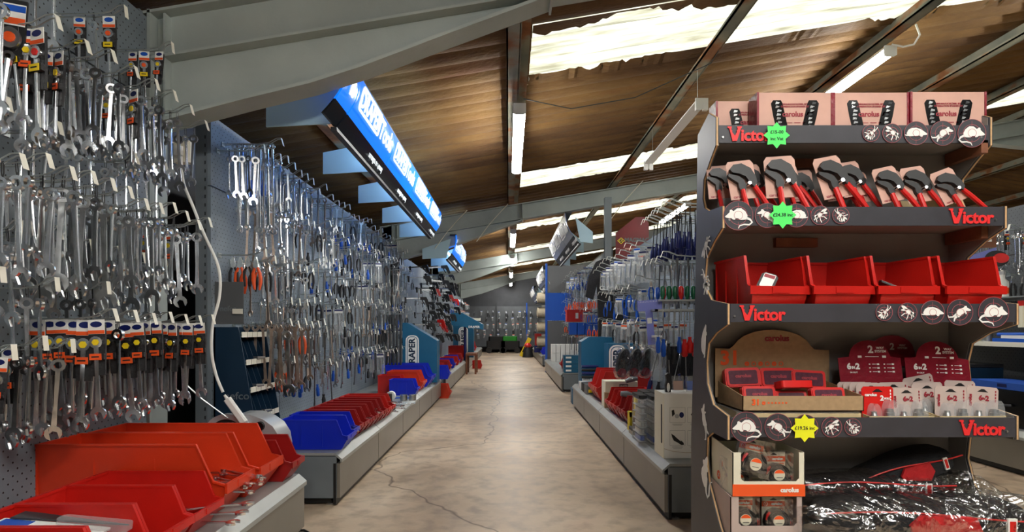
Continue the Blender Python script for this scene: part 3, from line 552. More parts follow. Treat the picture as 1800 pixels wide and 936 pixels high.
def small_pack(loc, rot, lb):
    t = thing('packed_part', lb, 'package', loc, rot=rot); b = MB().use('white'); b.bbox(-.02, .02, -.03, .03, 0, .003, .003); b.use('maroon_ink'); b.box(-.018, .018, .012, .026, .003, .0036); b.build('card', None, t)
    b = MB().use('black'); b.bbox(-.028, .028, -.045, .035, -.006, 0, .01); b.build('pouch', None, t); return t
small_pack((.92, 2.02, 1.215), (1.0, .35, -.5), 'small carded part with black pouch in the leftmost red bin of the stand')
small_pack((1.34, 2.0, 1.195), (.5, .3, 1.0), 'small carded part lying in the third red bin of the stand')

# ---- carded slip-joint pliers on shelf two
def pliers():
    t = thing('carded_pliers', '', 'pliers')
    b = MB().use('pink_card'); b.prism([(-.05, .02), (.05, .02), (.05, .155), (.04, .17), (-.04, .17), (-.05, .155)], 0, .002, 'y'); cd_ = b.build('backing_card', None, t)
    b = MB().use('maroon_ink'); b.text('carolus', .014, faceT((-.02, -.0005, .03), 0), .0003, .0003); b.build('print', None, cd_)
    h = MB().use('black'); y0, y1 = -.022, -.006
    h.prism([(-.045, .132), (-.03, .148), (.0, .15), (.03, .128), (.042, .098), (.045, .07), (.032, .055), (.018, .075), (.008, .098), (-.014, .112), (-.036, .118)], y0, y1, 'y')      # upper jaw + pivot plate
    h.prism([(-.05, .118), (-.034, .112), (-.014, .104), (.0, .09), (.006, .07), (.004, .05), (-.014, .045), (-.02, .06), (-.02, .078), (-.04, .096), (-.052, .108)], y0+.006, y1+.006, 'y')  # lower jaw
    h.build('jaws', None, t)
    b = MB().use('chrome'); b.lathe([(.007, -.027), (.007, -.004)], 10, 'y', (.016, 0, .07)); b.build('pivot', None, t)
    for pts in ([(.036, -.012, .06), (.05, -.012, .03), (.066, -.012, -.01), (.082, -.012, -.05)], [(-.008, -.012, .052), (-.006, -.012, .02), (-.004, -.012, -.01), (.002, -.012, -.05)]):
        b = MB().use('red'); b.tube(pts, [.0085, .0095, .0095, .008], 8); b.build('handle', None, t)
    return t
PL = Once(pliers); zsh = 1.428
pl = [(.782, .0, 1.0, 2.09), (.835, .06, 1.12, 2.00), (.905, .1, 1.0, 2.08), (.968, -.02, 1.22, 2.01), (1.035, .12, .98, 2.07), (1.10, .0, .95, 2.12), (1.165, .16, 1.2, 2.0), (1.225, .06, .92, 2.10), (1.262, .12, 1.03, 2.06), (1.33, .1, .92, 2.13), (1.37, .18, 1.02, 2.01), (1.44, .15, .9, 2.1), (1.478, .12, 1.05, 2.03), (1.585, .32, .98, 2.0)]
for i, (x, ro, sc, y) in enumerate(pl):
    PL((x, y, zsh+.05*sc+(.03 if y > 2.05 else 0)), (-.18, -ro-.04, R.uniform(-.15, .1)), '%s carded red-handled pliers from the left on the second shelf' % nth(i), None, sc*.86)
t = thing('display_tray', 'gold and cardboard tray under the pliers on the second shelf', 'tray', (0, 0, 0))
b = MB().use('kraft_light'); b.box(.775, 1.665, 1.99, 2.2, zsh-.012, zsh-.009); b.prism([(1.56, zsh-.01), (1.665, zsh-.01), (1.56, zsh+.11), (1.50, zsh+.11)], 2.195, 2.2, 'y'); b.box(.775, 1.5, 2.195, 2.2, zsh-.01, zsh+.06); b.build('card_tray', None, t)
b = MB().use('kraft_light'); b.add([(1.675, 1.99, zsh-.01), (1.675, 2.2, zsh-.01), (1.60, 2.2, zsh+.115), (1.62, 2.1, zsh+.10), (1.672, 1.99, zsh-.01), (1.672, 2.2, zsh-.01), (1.597, 2.2, zsh+.115), (1.617, 2.1, zsh+.10)], [(0, 1, 2, 3), (7, 6, 5, 4), (0, 4, 5, 1), (1, 5, 6, 2), (2, 6, 7, 3), (3, 7, 4, 0)]); b.build('gold_flap', None, t)

# ---- shelf four: kraft display box of red cases
z4 = .705
def open_box(x0, x1, y0, y1, z0, h, m_, name, lb, cat='box', loc=None):
    t = thing(name, lb, cat, (x0, y0, z0)); wx, wy = x1-x0, y1-y0
    b = MB().use(m_); q = .003
    b.box(0, wx, 0, q, 0, h); b.prism([(0, 0), (wy, 0), (wy, h*1.6), (0, h)], 0, q, 'x'); b.prism([(0, 0), (wy, 0), (wy, h*1.6), (0, h)], wx-q, wx, 'x'); b.box(0, wx, wy-q, wy, 0, h*1.6); b.box(0, wx, 0, wy, 0, q); b.build('tray', None, t); return t
b = MB().use('kraft_light'); b.box(.80, 1.205, 1.945, 2.17, z4, z4+.05); t = thing('flat_carton', 'film-wrapped flat carton under the box of red cases', 'carton'); b.build('carton', None, t)
b = MB().use('clearish'); b.bbox(.785, 1.212, 1.95, 2.175, z4, z4+.056, .01); b.build('wrapping', None, t)
kb = open_box(.80, 1.215, 1.945, 2.18, z4+.058, .052, 'kraft', 'display_box', 'kraft cardboard display box holding red plastic cases', 'box')
b = MB().use('kraft'); o = [(-.01, .02), (.425, .02), (.425, .20), (.37, .202), (.345, .225)]+[(.2075+.15*math.cos(a), .2+.078*math.sin(a)) for a in [PI*k/12 for k in range(1, 12)]]+[(.07, .225), (.045, .205), (-.01, .207)]
b.prism(o, .229, .232, 'y'); hd = b.build('header_card', None, kb)
b = MB().use('orange'); b.text('31', .075, faceT((.045, .2275, .168)), .0006, .0025); 
for q in range(6): b.ring(.11+.026*q, .148, .009, .006 if q % 2 else .002, .2270, .2275, 12)
b.build('number', None, hd); b = MB().use('maroon_ink'); b.text('carolus', .032, faceT((.225, .2275, .245)), .0005, .0012); b.build('print', None, hd)
b = MB().use('orange'); b.text('31', .028, faceT((.045, -.001, .030)), .0005, .001); b.ring(.072, .028, .006, .002, -.0015, -.0005, 12)
for q in range(6): b.box(.086+.012*q, .092+.012*q, -.0012, 0, .026, .031)
b.build('front_print', None, kb)
def red_case():
    t = thing('bit_case', '', 'case'); b = MB().use('red'); W_, H_ = .062, .034
    def rr(w_, h_, r): return [(cx+r*math.cos(a0+q*PI/6), cz+r*math.sin(a0+q*PI/6)) for cx, cz, a0 in ((w_-r, h_-r, 0), (-w_+r, h_-r, PI/2), (-w_+r, -h_+r, PI), (w_-r, -h_+r, 1.5*PI)) for q in range(4)]
    b.prism(rr(W_, H_, .012), -.012, .014, 'y'); b.prism(rr(W_-.004, H_-.004, .01), -.015, -.012, 'y'); b.build('body', None, t)
    b = MB().use('purple_glass'); b.prism(rr(W_-.012, H_-.01, .006), -.0165, -.0145, 'y'); wn = b.build('lid_window', None, t)
    b = MB().use('maroon_ink'); b.text('carolus', .016, faceT((0, -.0172, .004)), .0003, .0008, sx=1.2); b.build('print', None, t)
    b = MB().use('red'); b.bbox(-.012, .012, -.004, .008, -H_-.004, -H_+.004, .002); b.build('latch', None, t); return t
RC = Once(red_case)
for loc, rot, sc, lb in (((.868, 2.12, .862), (-.25, -.03, .0), 1.05, 'red plastic case standing upper left in the kraft box'), ((1.0, 2.125, .86), (-.25, 0, .03), 1.08, 'red plastic case standing upper middle in the kraft box'), ((1.11, 2.115, .855), (-.25, .05, -.02), 1.0, 'red plastic case standing upper right in the kraft box'),
    ((.89, 2.03, .806), (-.3, 0, 0), .95, 'red case at the lower left behind the kraft box front'), ((1.0, 2.02, .793), (-.35, 0, 0), .9, 'red case in the middle just above the kraft box front'), ((1.13, 2.02, .803), (-.3, 0, 0), .95, 'red case at the lower right behind the kraft box front'),
    ((1.01, 2.02, .845), (1.35, 0, .06), .92, 'red case lying flat on top of the other red cases')): RC(loc, rot, lb, None, sc)
# two-way socket displays
def sysdisplay(x0, x1, lb, tilt, seed):
    kb = open_box(x0, x1, 1.94, 2.16, z4, .042, 'kraft_light', 'display_box', lb)
    w_ = x1-x0; b = MB().use('maroon'); T = Matrix.Translation((0, .13, .0)) @ Matrix.Rotation(-.18, 4, 'X') @ Matrix.Rotation(tilt, 4, 'Y')
    b.prism([(-.005, .04), (w_+.0, .04), (w_, .235), (w_*.84, .24)]+[(w_*.5+w_*.33*math.cos(a), .24+.062*math.sin(a)) for a in [PI*k/12 for k in range(1, 12)]]+[(w_*.16, .24), (-.005, .235)], 0, .003, 'y', T); hd = b.build('header_card', None, kb)
    b = MB().use('white'); TT = T @ Matrix.Translation((0, -.001, 0)) @ FX
    def tx(s_, sz, x, z, bd=.0008): b.text(s_, sz, TT @ Matrix.Translation((x, z, 0)), .0004, bd)
    tx('2', .038, w_*.52, .266, .0014); tx('WAY\nSYSTEM', .0125, w_*.68, .266, .0003); tx('6', .03, w_*.14, .203, .0015); tx('IN', .012, w_*.21, .199); tx('2', .03, w_*.28, .203, .0015); tx('IN OUT', .008, w_*.21, .181, .0002)
    for r in range(3):
        for c in (0, 1): z = .212-.014*r; x = w_*(.52+.24*c); b.box(x-.012, x-.007, -.002, -.0005, z-.002, z+.002, T); b.box(x, x+.016, -.002, -.0005, z-.001, z+.001, T); b.box(x+.018, x+.026, -.002, -.0005, z-.003, z+.003, T)
    b.box(w_*.3, w_*.36, -.002, -.0005, .236, .244, T); b.box(w_*.42, w_*.64, -.002, -.0005, .239, .241, T); b.box(w_*.7, w_*.76, -.002, -.0005, .236, .244, T)
    b.build('print', None, hd); return kb
sysdisplay(1.228, 1.455, 'cream box with maroon header of carded sockets, left of two', -.0, 1); sysdisplay(1.468, 1.70, 'cream box with maroon header of carded sockets, right of two', .03, 2)
b = MB().use('maroon'); b.prism([(-.09, 0), (.09, 0), (.09, .06)]+[(.085*math.cos(a), .06+.06*math.sin(a)) for a in [PI*k/10 for k in range(11)]]+[(-.09, .06)], 0, .003, 'y'); t = thing('header_card', 'dark maroon spare header card between the two socket displays', 'card', (1.482, 2.2, .90)); hd = b.build('card', None, t)
b = MB().use('pink_grey'); b.text('2', .035, faceT((0, -.001, .075)), .0004, .001); b.text('WAY\nSYSTEM', .011, faceT((.04, -.001, .075)), .0004, .0003); b.build('print', None, hd)
def socket_card(mt):
    t = thing('carded_sockets', '', 'carded tool'); b = MB().use(mt); b.prism([(-.046, 0), (.046, 0), (.046, .105), (.04, .112), (-.04, .112), (-.046, .105)], 0, .0015, 'y'); b.use('black'); b.prism([(-.016, .096), (.016, .096), (.01, .100), (.004, .1045), (-.004, .1045), (-.01, .100)], -.0006, 0, 'y'); b.build('backing_card', None, t)
    ink = 'white' if mt == 'red' else 'maroon_ink'; b = MB().use(ink)
    b.text('2' if mt == 'red' else '6', .02, faceT((.012 if mt == 'red' else -.006, -.001, .078)), .0004, .0009); b.text('WAY' if mt == 'red' else 'IN', .009, faceT((.027 if mt == 'red' else .003, -.001, .077)), .0004, .0003)
    if mt != 'red': b.text('2', .02, faceT((.013, -.001, .078)), .0004, .0009)
    b.text('carolus', .012, Matrix.Translation((-.036, -.001, .07)) @ Matrix.Rotation(-PI/2, 4, 'Y') @ FX if mt != 'red' else faceT((-.02, -.001, .088)), .0004, .0005)
    for q in range(4): b.box(.036, .039, -.001, 0, .07+.009*q, .076+.009*q)
    b.build('print', None, t)
    for x, r, h in ((-.02, .009, .042), (.025, .0125, .05)):
        b = MB().use('steel'); b.lathe([(r, .004), (r, h*.75), (r*.8, h*.8), (r*.8, h*.98), (r*.5, h)], 14, c=(x, -.013, 0)); b.build('socket', None, t)
    b = MB().use('clearish'); b.prism(ell(-.02, .03, .014, .035, n=14), -.028, -.002, 'y'); b.prism(ell(.025, .036, .017, .04, n=14), -.03, -.002, 'y'); b.build('blister', None, t)
    return t
SCR = Once(lambda: socket_card('red')); SCG = Once(lambda: socket_card('pink_grey'))
zc = z4+.005
SCR((1.282, 1.972, zc), (-.05, 0, 0), 'red carded pair of sockets at the front of the left cream box', None, 1.2)
i = 0
for x, y, ro in ((1.385, 1.972, 0), (1.25, 2.06, 0), (1.262, 2.045, 0), (1.275, 2.03, 0), (1.288, 2.012, .0), (1.395, 2.05, -.02)): i += 1; SCG((x, y, zc+.012 if i > 1 else zc), (-.08, ro, 0), '%s' % ('grey carded sockets at the right front of the left cream box' if i == 1 else '%s grey carded sockets in the row behind, left cream box' % nth(i-2)), None, 1.16)
i = 0
for x, y, ro, dz in ((1.535, 1.975, .06, 0), (1.642, 1.975, .1, 0), (1.50, 2.03, 0, .006), (1.515, 2.05, 0, .008), (1.62, 2.04, .05, .014), (1.53, 2.085, -.2, .03)): i += 1; SCG((x, y, zc+dz), (-.08, ro, 0), ['grey carded sockets at the left front of the right cream box', 'tilted grey carded sockets at the right front of the right cream box'][i-1] if i < 3 else '%s grey carded sockets standing behind in the right cream box' % nth(i-3), None, 1.2)

# ---- tape measures in cardboard dispensers
def tape():
    t = thing('tape_measure', '', 'tape measure'); b = MB().use('offwhite'); b.prism([(-.04, -.01), (.04, -.01), (.04, .095), (-.04, .095)], .024, .0255, 'y'); b.use('orange'); b.box(-.04, .04, .0225, .024, .062, .08); b.use('black'); b.prism([(-.013, .084), (.013, .084), (.008, .088), (0, .0925), (-.008, .088)], .0225, .0235, 'y'); b.build('backing_card', None, t)
    b = MB().use('white'); b.text('carolus', .013, faceT((.012, .0220, .071)), .0003, .0008); b.ring(-.027, .071, .0075, .0065, .0215, .0225, 16); b.box(-.031, -.023, .0217, .0225, .0703, .0717, Matrix.Translation((-.027, 0, .071)) @ Matrix.Rotation(.8, 4, 'Y') @ Matrix.Translation((.027, 0, -.071)))
    b.use('orange'); b.box(.0, .035, .0228, .024, .054, .057); b.box(.0, .035, .0228, .024, .048, .0505); b.text('8 A 3m', .009, faceT((.018, .0230, .041)), .0003, .0003); b.build('print', None, t)
    o = [(-.036, 0), (.036, 0), (.04, .01), (.038, .03), (.03, .047), (.016, .058), (-.006, .060), (-.024, .052), (-.036, .035), (-.04, .012)]
    b = MB().use('rubber'); b.prism(o, -.018, .018, 'y'); b.prism([(p[0]*.9, .003+p[1]*.9) for p in o], -.0215, -.018, 'y'); b.build('body', None, t)
    b = MB().use('offwhite'); b.prism(ell(-.002, .026, .019, .019, n=22), -.0235, -.0212, 'y'); b.use('orange'); b.prism(arc(-.002, .026, .0182, .35, 2.8, 8), -.0242, -.0232, 'y'); b.use('black'); b.box(-.012, .009, -.0242, -.0232, .017, .0185); b.build('badge', None, t)
    for pts in ([(.031, -.008, .038), (.04, -.008, .018), (.041, -.008, .004)], [(-.038, -.008, .025), (-.033, -.008, .042), (-.026, -.008, .052)]): b = MB().use('red'); b.tube(pts, [.004, .006, .004], 6); b.build('grip', None, t)
    b = MB().use('film'); b.box(-.046, .046, -.024, .03, -.012, .1); b.build('clamshell', None, t); return t
def dispenser(loc, wd, h, dp, mt, stripe, lb, ink):
    t = thing('dispenser_box', lb, 'box', loc); b = MB().use(mt); q = .003; x0, x1, z0, z1 = .028, wd-.02, .05, h
    b.prism([(0, 0), (wd, 0), (wd, h), (x1, h), (x1, z0+.01), (x1-.01, z0), (x0+.01, z0), (x0, z0+.01), (x0, h), (0, h)], 0, q, 'y'); b.prism([(0, 0), (dp, 0), (dp, h*1.12), (0, h)], 0, q, 'x'); b.prism([(0, 0), (dp, 0), (dp, h), (0, h)], wd-q, wd, 'x'); b.box(0, wd, dp-q, dp, 0, h); b.box(q, wd-q, q, dp-q, 0, q); b.build('carton', None, t)
    if stripe: b = MB().use('orange'); b.box(-.0006, wd, -.0012, 0, .0, .040); b.build('stripe', None, t); b = MB().use('white'); b.text('carolus', .021, faceT((wd-.053, -.0018, .021)), .0004, .001)
    else: b = MB().use('white')
    b.use(ink); T = Matrix.Translation((-.0012, dp*.62, h*.28)) @ Matrix.Rotation(-PI/2, 4, 'Z') @ FX
    b.prism(ell(0, 0, .016, .016, n=20), 0, .0005, 'z', T); b.use('offwhite')
    for a in (.8, -.8): b.prism([(u*math.cos(a)-v_*math.sin(a), u*math.sin(a)+v_*math.cos(a)) for u, v_ in ((-.009, -.0012), (.009, -.0012), (.009, .0012), (-.009, .0012))], .0006, .0012, 'z', T)
    b.build('print', None, t); return t
dispenser((.758, 1.925, .478), .245, .148, .2, 'offwhite', True, 'cream dispenser box with orange stripe holding tape measures, upper of two', 'orange')
dispenser((.752, 1.928, .326), .245, .150, .2, 'pink_grey', False, 'pale dispenser box of tape measures, lower one under the cream box', 'orange')
TP = Once(tape)
TP((.832, 1.955, .556), (.0, .22, .1), 'tape measure pack sticking up at the left of the cream box', None, 1.12)
TP((.925, 1.962, .52), (0, 0, .0), 'tape measure pack at the right inside the cream box')
TP((.80, 2.0, .495), (0, 0, .15), 'tape measure pack low behind the tilted one, cream box')
TP((.812, 1.965, .366), (0, 0, 0), 'tape measure pack at the left in the lower pale box'); TP((.925, 1.965, .362), (0, 0, 0), 'tape measure pack at the right in the lower pale box')

# ---- tool bags in clear film on the base shelf
def bag(loc, rot, L_, r, lb, film, patch=True):
    t = thing('tool_bag', lb, 'bag', loc, rot=rot); b = MB().use('fabric_black'); prof_ = []; n = 14; vs = []; m_ = 12
    for i in range(m_+1):
        u = i/m_; x = (u-.5)*L_; k = (1-abs(2*u-1)**6)**.5*.95+.05; rr = r*k*(.8+.25*u)*(1+.05*math.sin(9*u+L_*7))
        for q in range(n): a = 2*PI*q/n; ca, sa = math.cos(a), math.sin(a); e = .6; vs.append((x, rr*1.15*abs(ca)**e*(1 if ca > 0 else -1), r*.62+rr*.62*abs(sa)**e*(1 if sa > 0 else -1)))
    b.add(vs, [(i*n+q, i*n+(q+1) % n, (i+1)*n+(q+1) % n, (i+1)*n+q) for i in range(m_) for q in range(n)]+[tuple(range(n)), tuple(m_*n+q for q in range(n))], True); b.build('body', None, t)
    b = MB().use('red'); b.tube([((u-.5)*L_*.96, -r*1.13*(.8+.25*u), r*.95+.01*math.sin(5*u)) for u in [k/10 for k in range(11)]], .0028, 6); b.build('piping', None, t)
    if patch: b = MB().use('fabric_red'); b.prism([(-.1*L_, .12*r), (.12*L_, .1*r), (.19*L_, .5*r), (.16*L_, .95*r), (-.08*L_, 1.0*r), (-.13*L_, .7*r)], -r*1.17, -r*1.07, 'y'); b.build('pocket', None, t)
    b = MB().use('white'); b.box(.29*L_, .33*L_, -r*1.19, -r*1.12, .4*r, .95*r); b.use('red'); b.box(.297*L_, .323*L_, -r*1.20, -r*1.18, .47*r, .88*r); b.build('badge', None, t)
    if film:
        b = MB().use('film'); vs = []; m2, n2 = 30, 22
        for i in range(m2+1):
            u = i/m2; x = (u-.5)*L_*1.28; k = (1-abs(2*u-1)**5)**.5*.85+.12
            for q in range(n2): a = 2*PI*q/n2; j = 1+R.uniform(-.06, .09); vs.append((x+R.uniform(-.006, .006), r*1.28*k*math.cos(a)*j, max(.002, r*.64+r*.78*k*math.sin(a)*j)))
        b.add(vs, [(i*n2+q, i*n2+(q+1) % n2, (i+1)*n2+(q+1) % n2, (i+1)*n2+q) for i in range(m2) for q in range(n2)], True); b.build('plastic_film', None, t)
    return t
bag((1.40, 1.97, .325), (0, 0, -.04), .72, .115, 'black tool bag with red pocket wrapped in clear film, front of the base shelf', True)
bag((1.31, 2.10, .42), (0, -.02, .03), .58, .075, 'flat black bag with red piping in clear film, behind the front bag', True, False)
bag((1.47, 2.13, .475), (0, -.3, .02), .38, .08, 'black fabric bag leaning upper right on the wrapped bags', False, True)
b = MB().use('film'); vs = []; n = 14
for i in range(n+1):
    for j in range(n+1): u, v_ = i/n, j/n; vs.append((1.56+.30*u+.02*math.sin(7*v_), 1.98+.2*v_+R.uniform(-.006, .006), .38+.16*math.sin(PI*min(1, .25+u*.75))*(1-.5*(v_-.5)**2*4)-.05*u+R.uniform(-.008, .008)))
b.add(vs, [(i*(n+1)+j, i*(n+1)+j+1, (i+1)*(n+1)+j+1, (i+1)*(n+1)+j) for i in range(n) for j in range(n)], True)
tag(b.build('plastic_film'), 'loose crumpled clear film hanging out at the right of the base shelf', 'plastic film')
# ================================================================ HOOKS AND HANGING TOOLS
def make_hook(L_):
    t = thing('peg_hook', '', 'hook'); w_ = .011
    b = MB().use('wire'); b.tube([(.0, -w_, 0), (L_*.62, -w_, 0), (L_*.8, -w_, .008), (L_*.93, -w_, .034), (L_, -w_, .036), (L_, w_, .036), (L_*.93, w_, .034), (L_*.8, w_, .008), (L_*.62, w_, 0), (0, w_, 0)], .0026, 5); b.box(-.0, .006, -.02, .02, -.014, .012); b.build('double_wire', None, t)
    b = MB().use('tag'); b.box(-.0006, .0006, -.011, .011, -.046, .004); o = b.build('price_tag', None, t); o.location = (L_+.002, 0, .034); o.rotation_euler = (0, R.uniform(-.5, -.1), 0); return t
HOOKS = {.2: Once(lambda: make_hook(.2)), .28: Once(lambda: make_hook(.28)), .36: Once(lambda: make_hook(.36)), .5: Once(lambda: make_hook(.5))}
def put_hook(x, y, z, s, L_, lb, grp): return HOOKS[L_]((x, y, z), (0, 0, 0 if s > 0 else PI), lb, grp)

def jaw(c, r, w_, dirn, n=9):          # open-jaw outline, mouth towards angle dirn
    a0 = math.asin(min(.95, w_/r)); o = [(c[0]+r*math.cos(dirn+a0+(2*PI-2*a0)*k/n), c[1]+r*math.sin(dirn+a0+(2*PI-2*a0)*k/n)) for k in range(n+1)]
    ux, uy = math.cos(dirn), math.sin(dirn); px_, py_ = -uy, ux
    o += [(c[0]-px_*w_+ux*(-r*.05), c[1]-py_*w_+uy*(-r*.05)), (c[0]-ux*r*.32, c[1]-uy*r*.32), (c[0]+px_*w_-ux*r*.05, c[1]+py_*w_-uy*r*.05)]
    return o
def spanner_mb(L_, m_, rr=.021, w_=.0085, ratchet=False, jaw_r=None, offset=0):
    b = MB().use(m_); jr = jaw_r or rr*1.18
    b.ring(0, 0, rr, rr*.58, -.0055, .0055, 14, 'y', hexin=True)
    if ratchet: b.use('dark_chrome'); b.ring(0, 0, rr*.78, rr*.5, -.0066, .0066, 12, 'y'); b.use(m_)
    b.prism([(-w_*.8, -rr*.8), (w_*.8, -rr*.8), (w_*.62, -L_*.5), (w_*.9, -L_+jr*1.5), (-w_*.9, -L_+jr*1.5), (-w_*.62, -L_*.5)], -.0028, .0028, 'y')
    b.prism([(-w_*.45, -rr*1.3), (w_*.45, -rr*1.3), (w_*.3, -L_*.5), (w_*.5, -L_+jr*2), (-w_*.5, -L_+jr*2), (-w_*.3, -L_*.5)], -.0036, .0036, 'y')
    b.prism(jaw((0, -L_+jr*.6), jr, jr*.46, -PI/2+.28), -.0042, .0042, 'y')
    return b
def spanner(L_, m_, tie=True, **k):
    o = spanner_mb(L_, m_, **k).build('ratchet_spanner' if k.get('ratchet') else 'combination_spanner'); tag(o, '', 'spanner')
    if tie: b = MB().use('black'); r = k.get('rr', .021); b.tube([(.002, 0, r*.75), (-.004, .003, r*1.6), (-.002, 0, r*1.6+.028), (.005, -.002, r*1.6+.028), (.005, 0, r*1.4), (.003, 0, r*.7)], .0016, 4); b.build('cable_tie', None, o)
    return o
def ringspanner(L_, m_):
    b = MB().use(m_); b.ring(0, 0, .017, .010, -.005, .005, 12, hexin=True); b.ring(0, -L_, .019, .0115, -.005, .005, 12, hexin=True)
    b.prism([(-.006, -.012), (.006, -.012), (.0045, -L_*.5), (.0065, -L_+.014), (-.0065, -L_+.014), (-.0045, -L_*.5)], -.003, .003, 'y'); return tag(b.build('ring_spanner'), '', 'spanner')
def openspanner(L_, m_):
    b = MB().use(m_); b.prism(jaw((0, 0), .02, .009, PI/2+.3), -.0032, .0032, 'y'); b.prism(jaw((0, -L_), .023, .011, -PI/2+.3), -.0032, .0032, 'y')
    b.prism([(-.008, -.014), (.008, -.014), (.0055, -L_*.5), (.009, -L_+.016), (-.009, -L_+.016), (-.0055, -L_*.5)], -.002, .002, 'y'); return tag(b.build('open_spanner'), '', 'spanner')
def carded(L_, hub, card='navy', sticker='orange'):
    t = thing('carded_spanner', '', 'carded spanner')
    b = MB().use('rubber'); b.prism([(-.024, .06), (.024, .06), (.024, .0), (.020, -.105), (-.020, -.105), (-.024, 0)], .0045, .013, 'y'); b.box(-.024, .024, -.007, .0045, -.055, -.036); b.build('holder', None, t)
    b = MB().use('white'); b.box(-.0235, .0235, .002, .004, .026, .072); b.use(card); b.prism(ell(0, .057, .017, .0095, n=12), .001, .002, 'y'); b.use('orange'); b.box(-.0235, .0235, .001, .002, .027, .038); b.build('header_card', None, t)
    spanner_mb(L_, 'chrome', rr=.019).build('spanner', None, t)
    b = MB().use(hub); b.lathe([(.0105, -.0075), (.0105, .004)], 6, 'y'); b.build('ratchet_hub', None, t)
    b = MB().use(sticker); b.box(-.017, .017, -.009, -.007, -.056, -.036); b.use('ink'); b.box(-.011, .011, -.0096, -.009, -.048, -.044); b.build('price_sticker', None, t); return t
def ratchet_big():
    t = thing('flex_ratchet', '', 'ratchet'); b = MB().use('black'); b.prism([(-.034, .13), (.034, .13), (.034, -.06), (-.034, -.06)], .006, .014, 'y'); b.build('holder', None, t)
    b = MB().use('white'); b.box(-.032, .032, .003, .006, .045, .115); b.use('blue'); b.box(-.032, .032, .002, .003, .09, .11); b.use('orange'); b.box(-.032, .032, .002, .003, .05, .07); b.build('header_card', None, t)
    b = MB().use('steel'); b.prism(ell(0, 0, .028, .034, n=18), -.012, .003, 'y'); b.use('dark_chrome'); b.ring(0, -.06, .017, .008, -.011, .002, 12); b.use('chrome'); b.tube([(0, -.005, -.07), (-.005, -.005, -.16), (-.012, -.005, -.27)], [.011, .0075, .009], 8); b.prism(jaw((-.013, -.29), .027, .012, -PI/2-.2), -.009, -.001, 'y'); b.build('spanner', None, t)
    b = MB().use('orange'); b.lathe([(.017, -.015), (.017, -.011)], 10, 'y'); b.build('ratchet_hub', None, t); return t
def screwdriver(L_, hm, tipm='steel', hl=.1, hr=.0145):
    t = thing('screwdriver', '', 'screwdriver'); b = MB().use(hm); b.lathe([(hr*.6, -L_), (hr, -L_+.01), (hr*.95, -L_+hl*.45), (hr*1.05, -L_+hl*.6), (hr*.55, -L_+hl*.85), (hr*.7, -L_+hl)], 10); b.build('handle', None, t)
    b = MB().use(tipm); b.lathe([(.003, -L_+hl), (.003, -.01), (.0045, -.005), (.001, 0)], 6); b.build('blade', None, t); return t
def hexrod(L_, m_='dark_chrome'):
    b = MB().use(m_); b.lathe([(.009, 0), (.009, -.03), (.0055, -.038), (.0055, -L_+.03), (.0075, -L_+.02), (.0075, -L_)], 8); return tag(b.build('extension_bar'), '', 'extension bar')
def pliers_plain(hm):
    t = thing('hand_pliers', '', 'pliers'); b = MB().use('chrome'); b.prism([(-.004, 0), (.004, 0), (.012, -.03), (.014, -.055), (.0, -.065), (-.014, -.055), (-.012, -.03)], -.006, .006, 'y'); b.build('jaws', None, t)
    for s_ in (1, -1): b = MB().use(hm); b.tube([(s_*.006, 0, -.055), (s_*.02, 0, -.09), (s_*.022, 0, -.13), (s_*.015, 0, -.18)], [.006, .009, .009, .006], 7); b.build('handle', None, t)
    return t
def clamp(hm):
    t = thing('trigger_clamp', '', 'clamp'); b = MB().use('steel'); b.box(-.05, .30, -.003, .003, -.01, .01); b.build('bar', None, t)
    b = MB().use(hm); b.prism([(.2, .02), (.29, .02), (.31, -.02), (.33, -.1), (.30, -.11), (.26, -.03), (.2, -.02)], -.014, .014, 'y'); b.tube([(.22, 0, 0), (.24, 0, -.05), (.26, 0, -.09)], .008, 6); b.build('grip', None, t)
    b = MB().use('black'); b.prism([(-.03, .02), (.0, .02), (.0, -.07), (-.025, -.07)], -.01, .01, 'y'); b.build('jaw', None, t); return t
def bag_pack(m_='blue', wd=.07, h=.16):
    t = thing('bagged_tool', '', 'packaged tool'); b = MB().use('clearish'); b.bbox(-wd/2, wd/2, -.009, .009, -h, 0, .004); b.build('clear_bag', None, t)
    b = MB().use('white'); b.box(-wd*.42, wd*.42, -.011, -.009, -.045, -.006); b.use(m_); b.box(-wd*.42, wd*.42, -.0125, -.011, -.024, -.008); b.build('label', None, t)
    b = MB().use('steel'); b.lathe([(.008, -h+.015), (.012, -h*.6), (.007, -.05)], 8); b.build('tool', None, t); return t
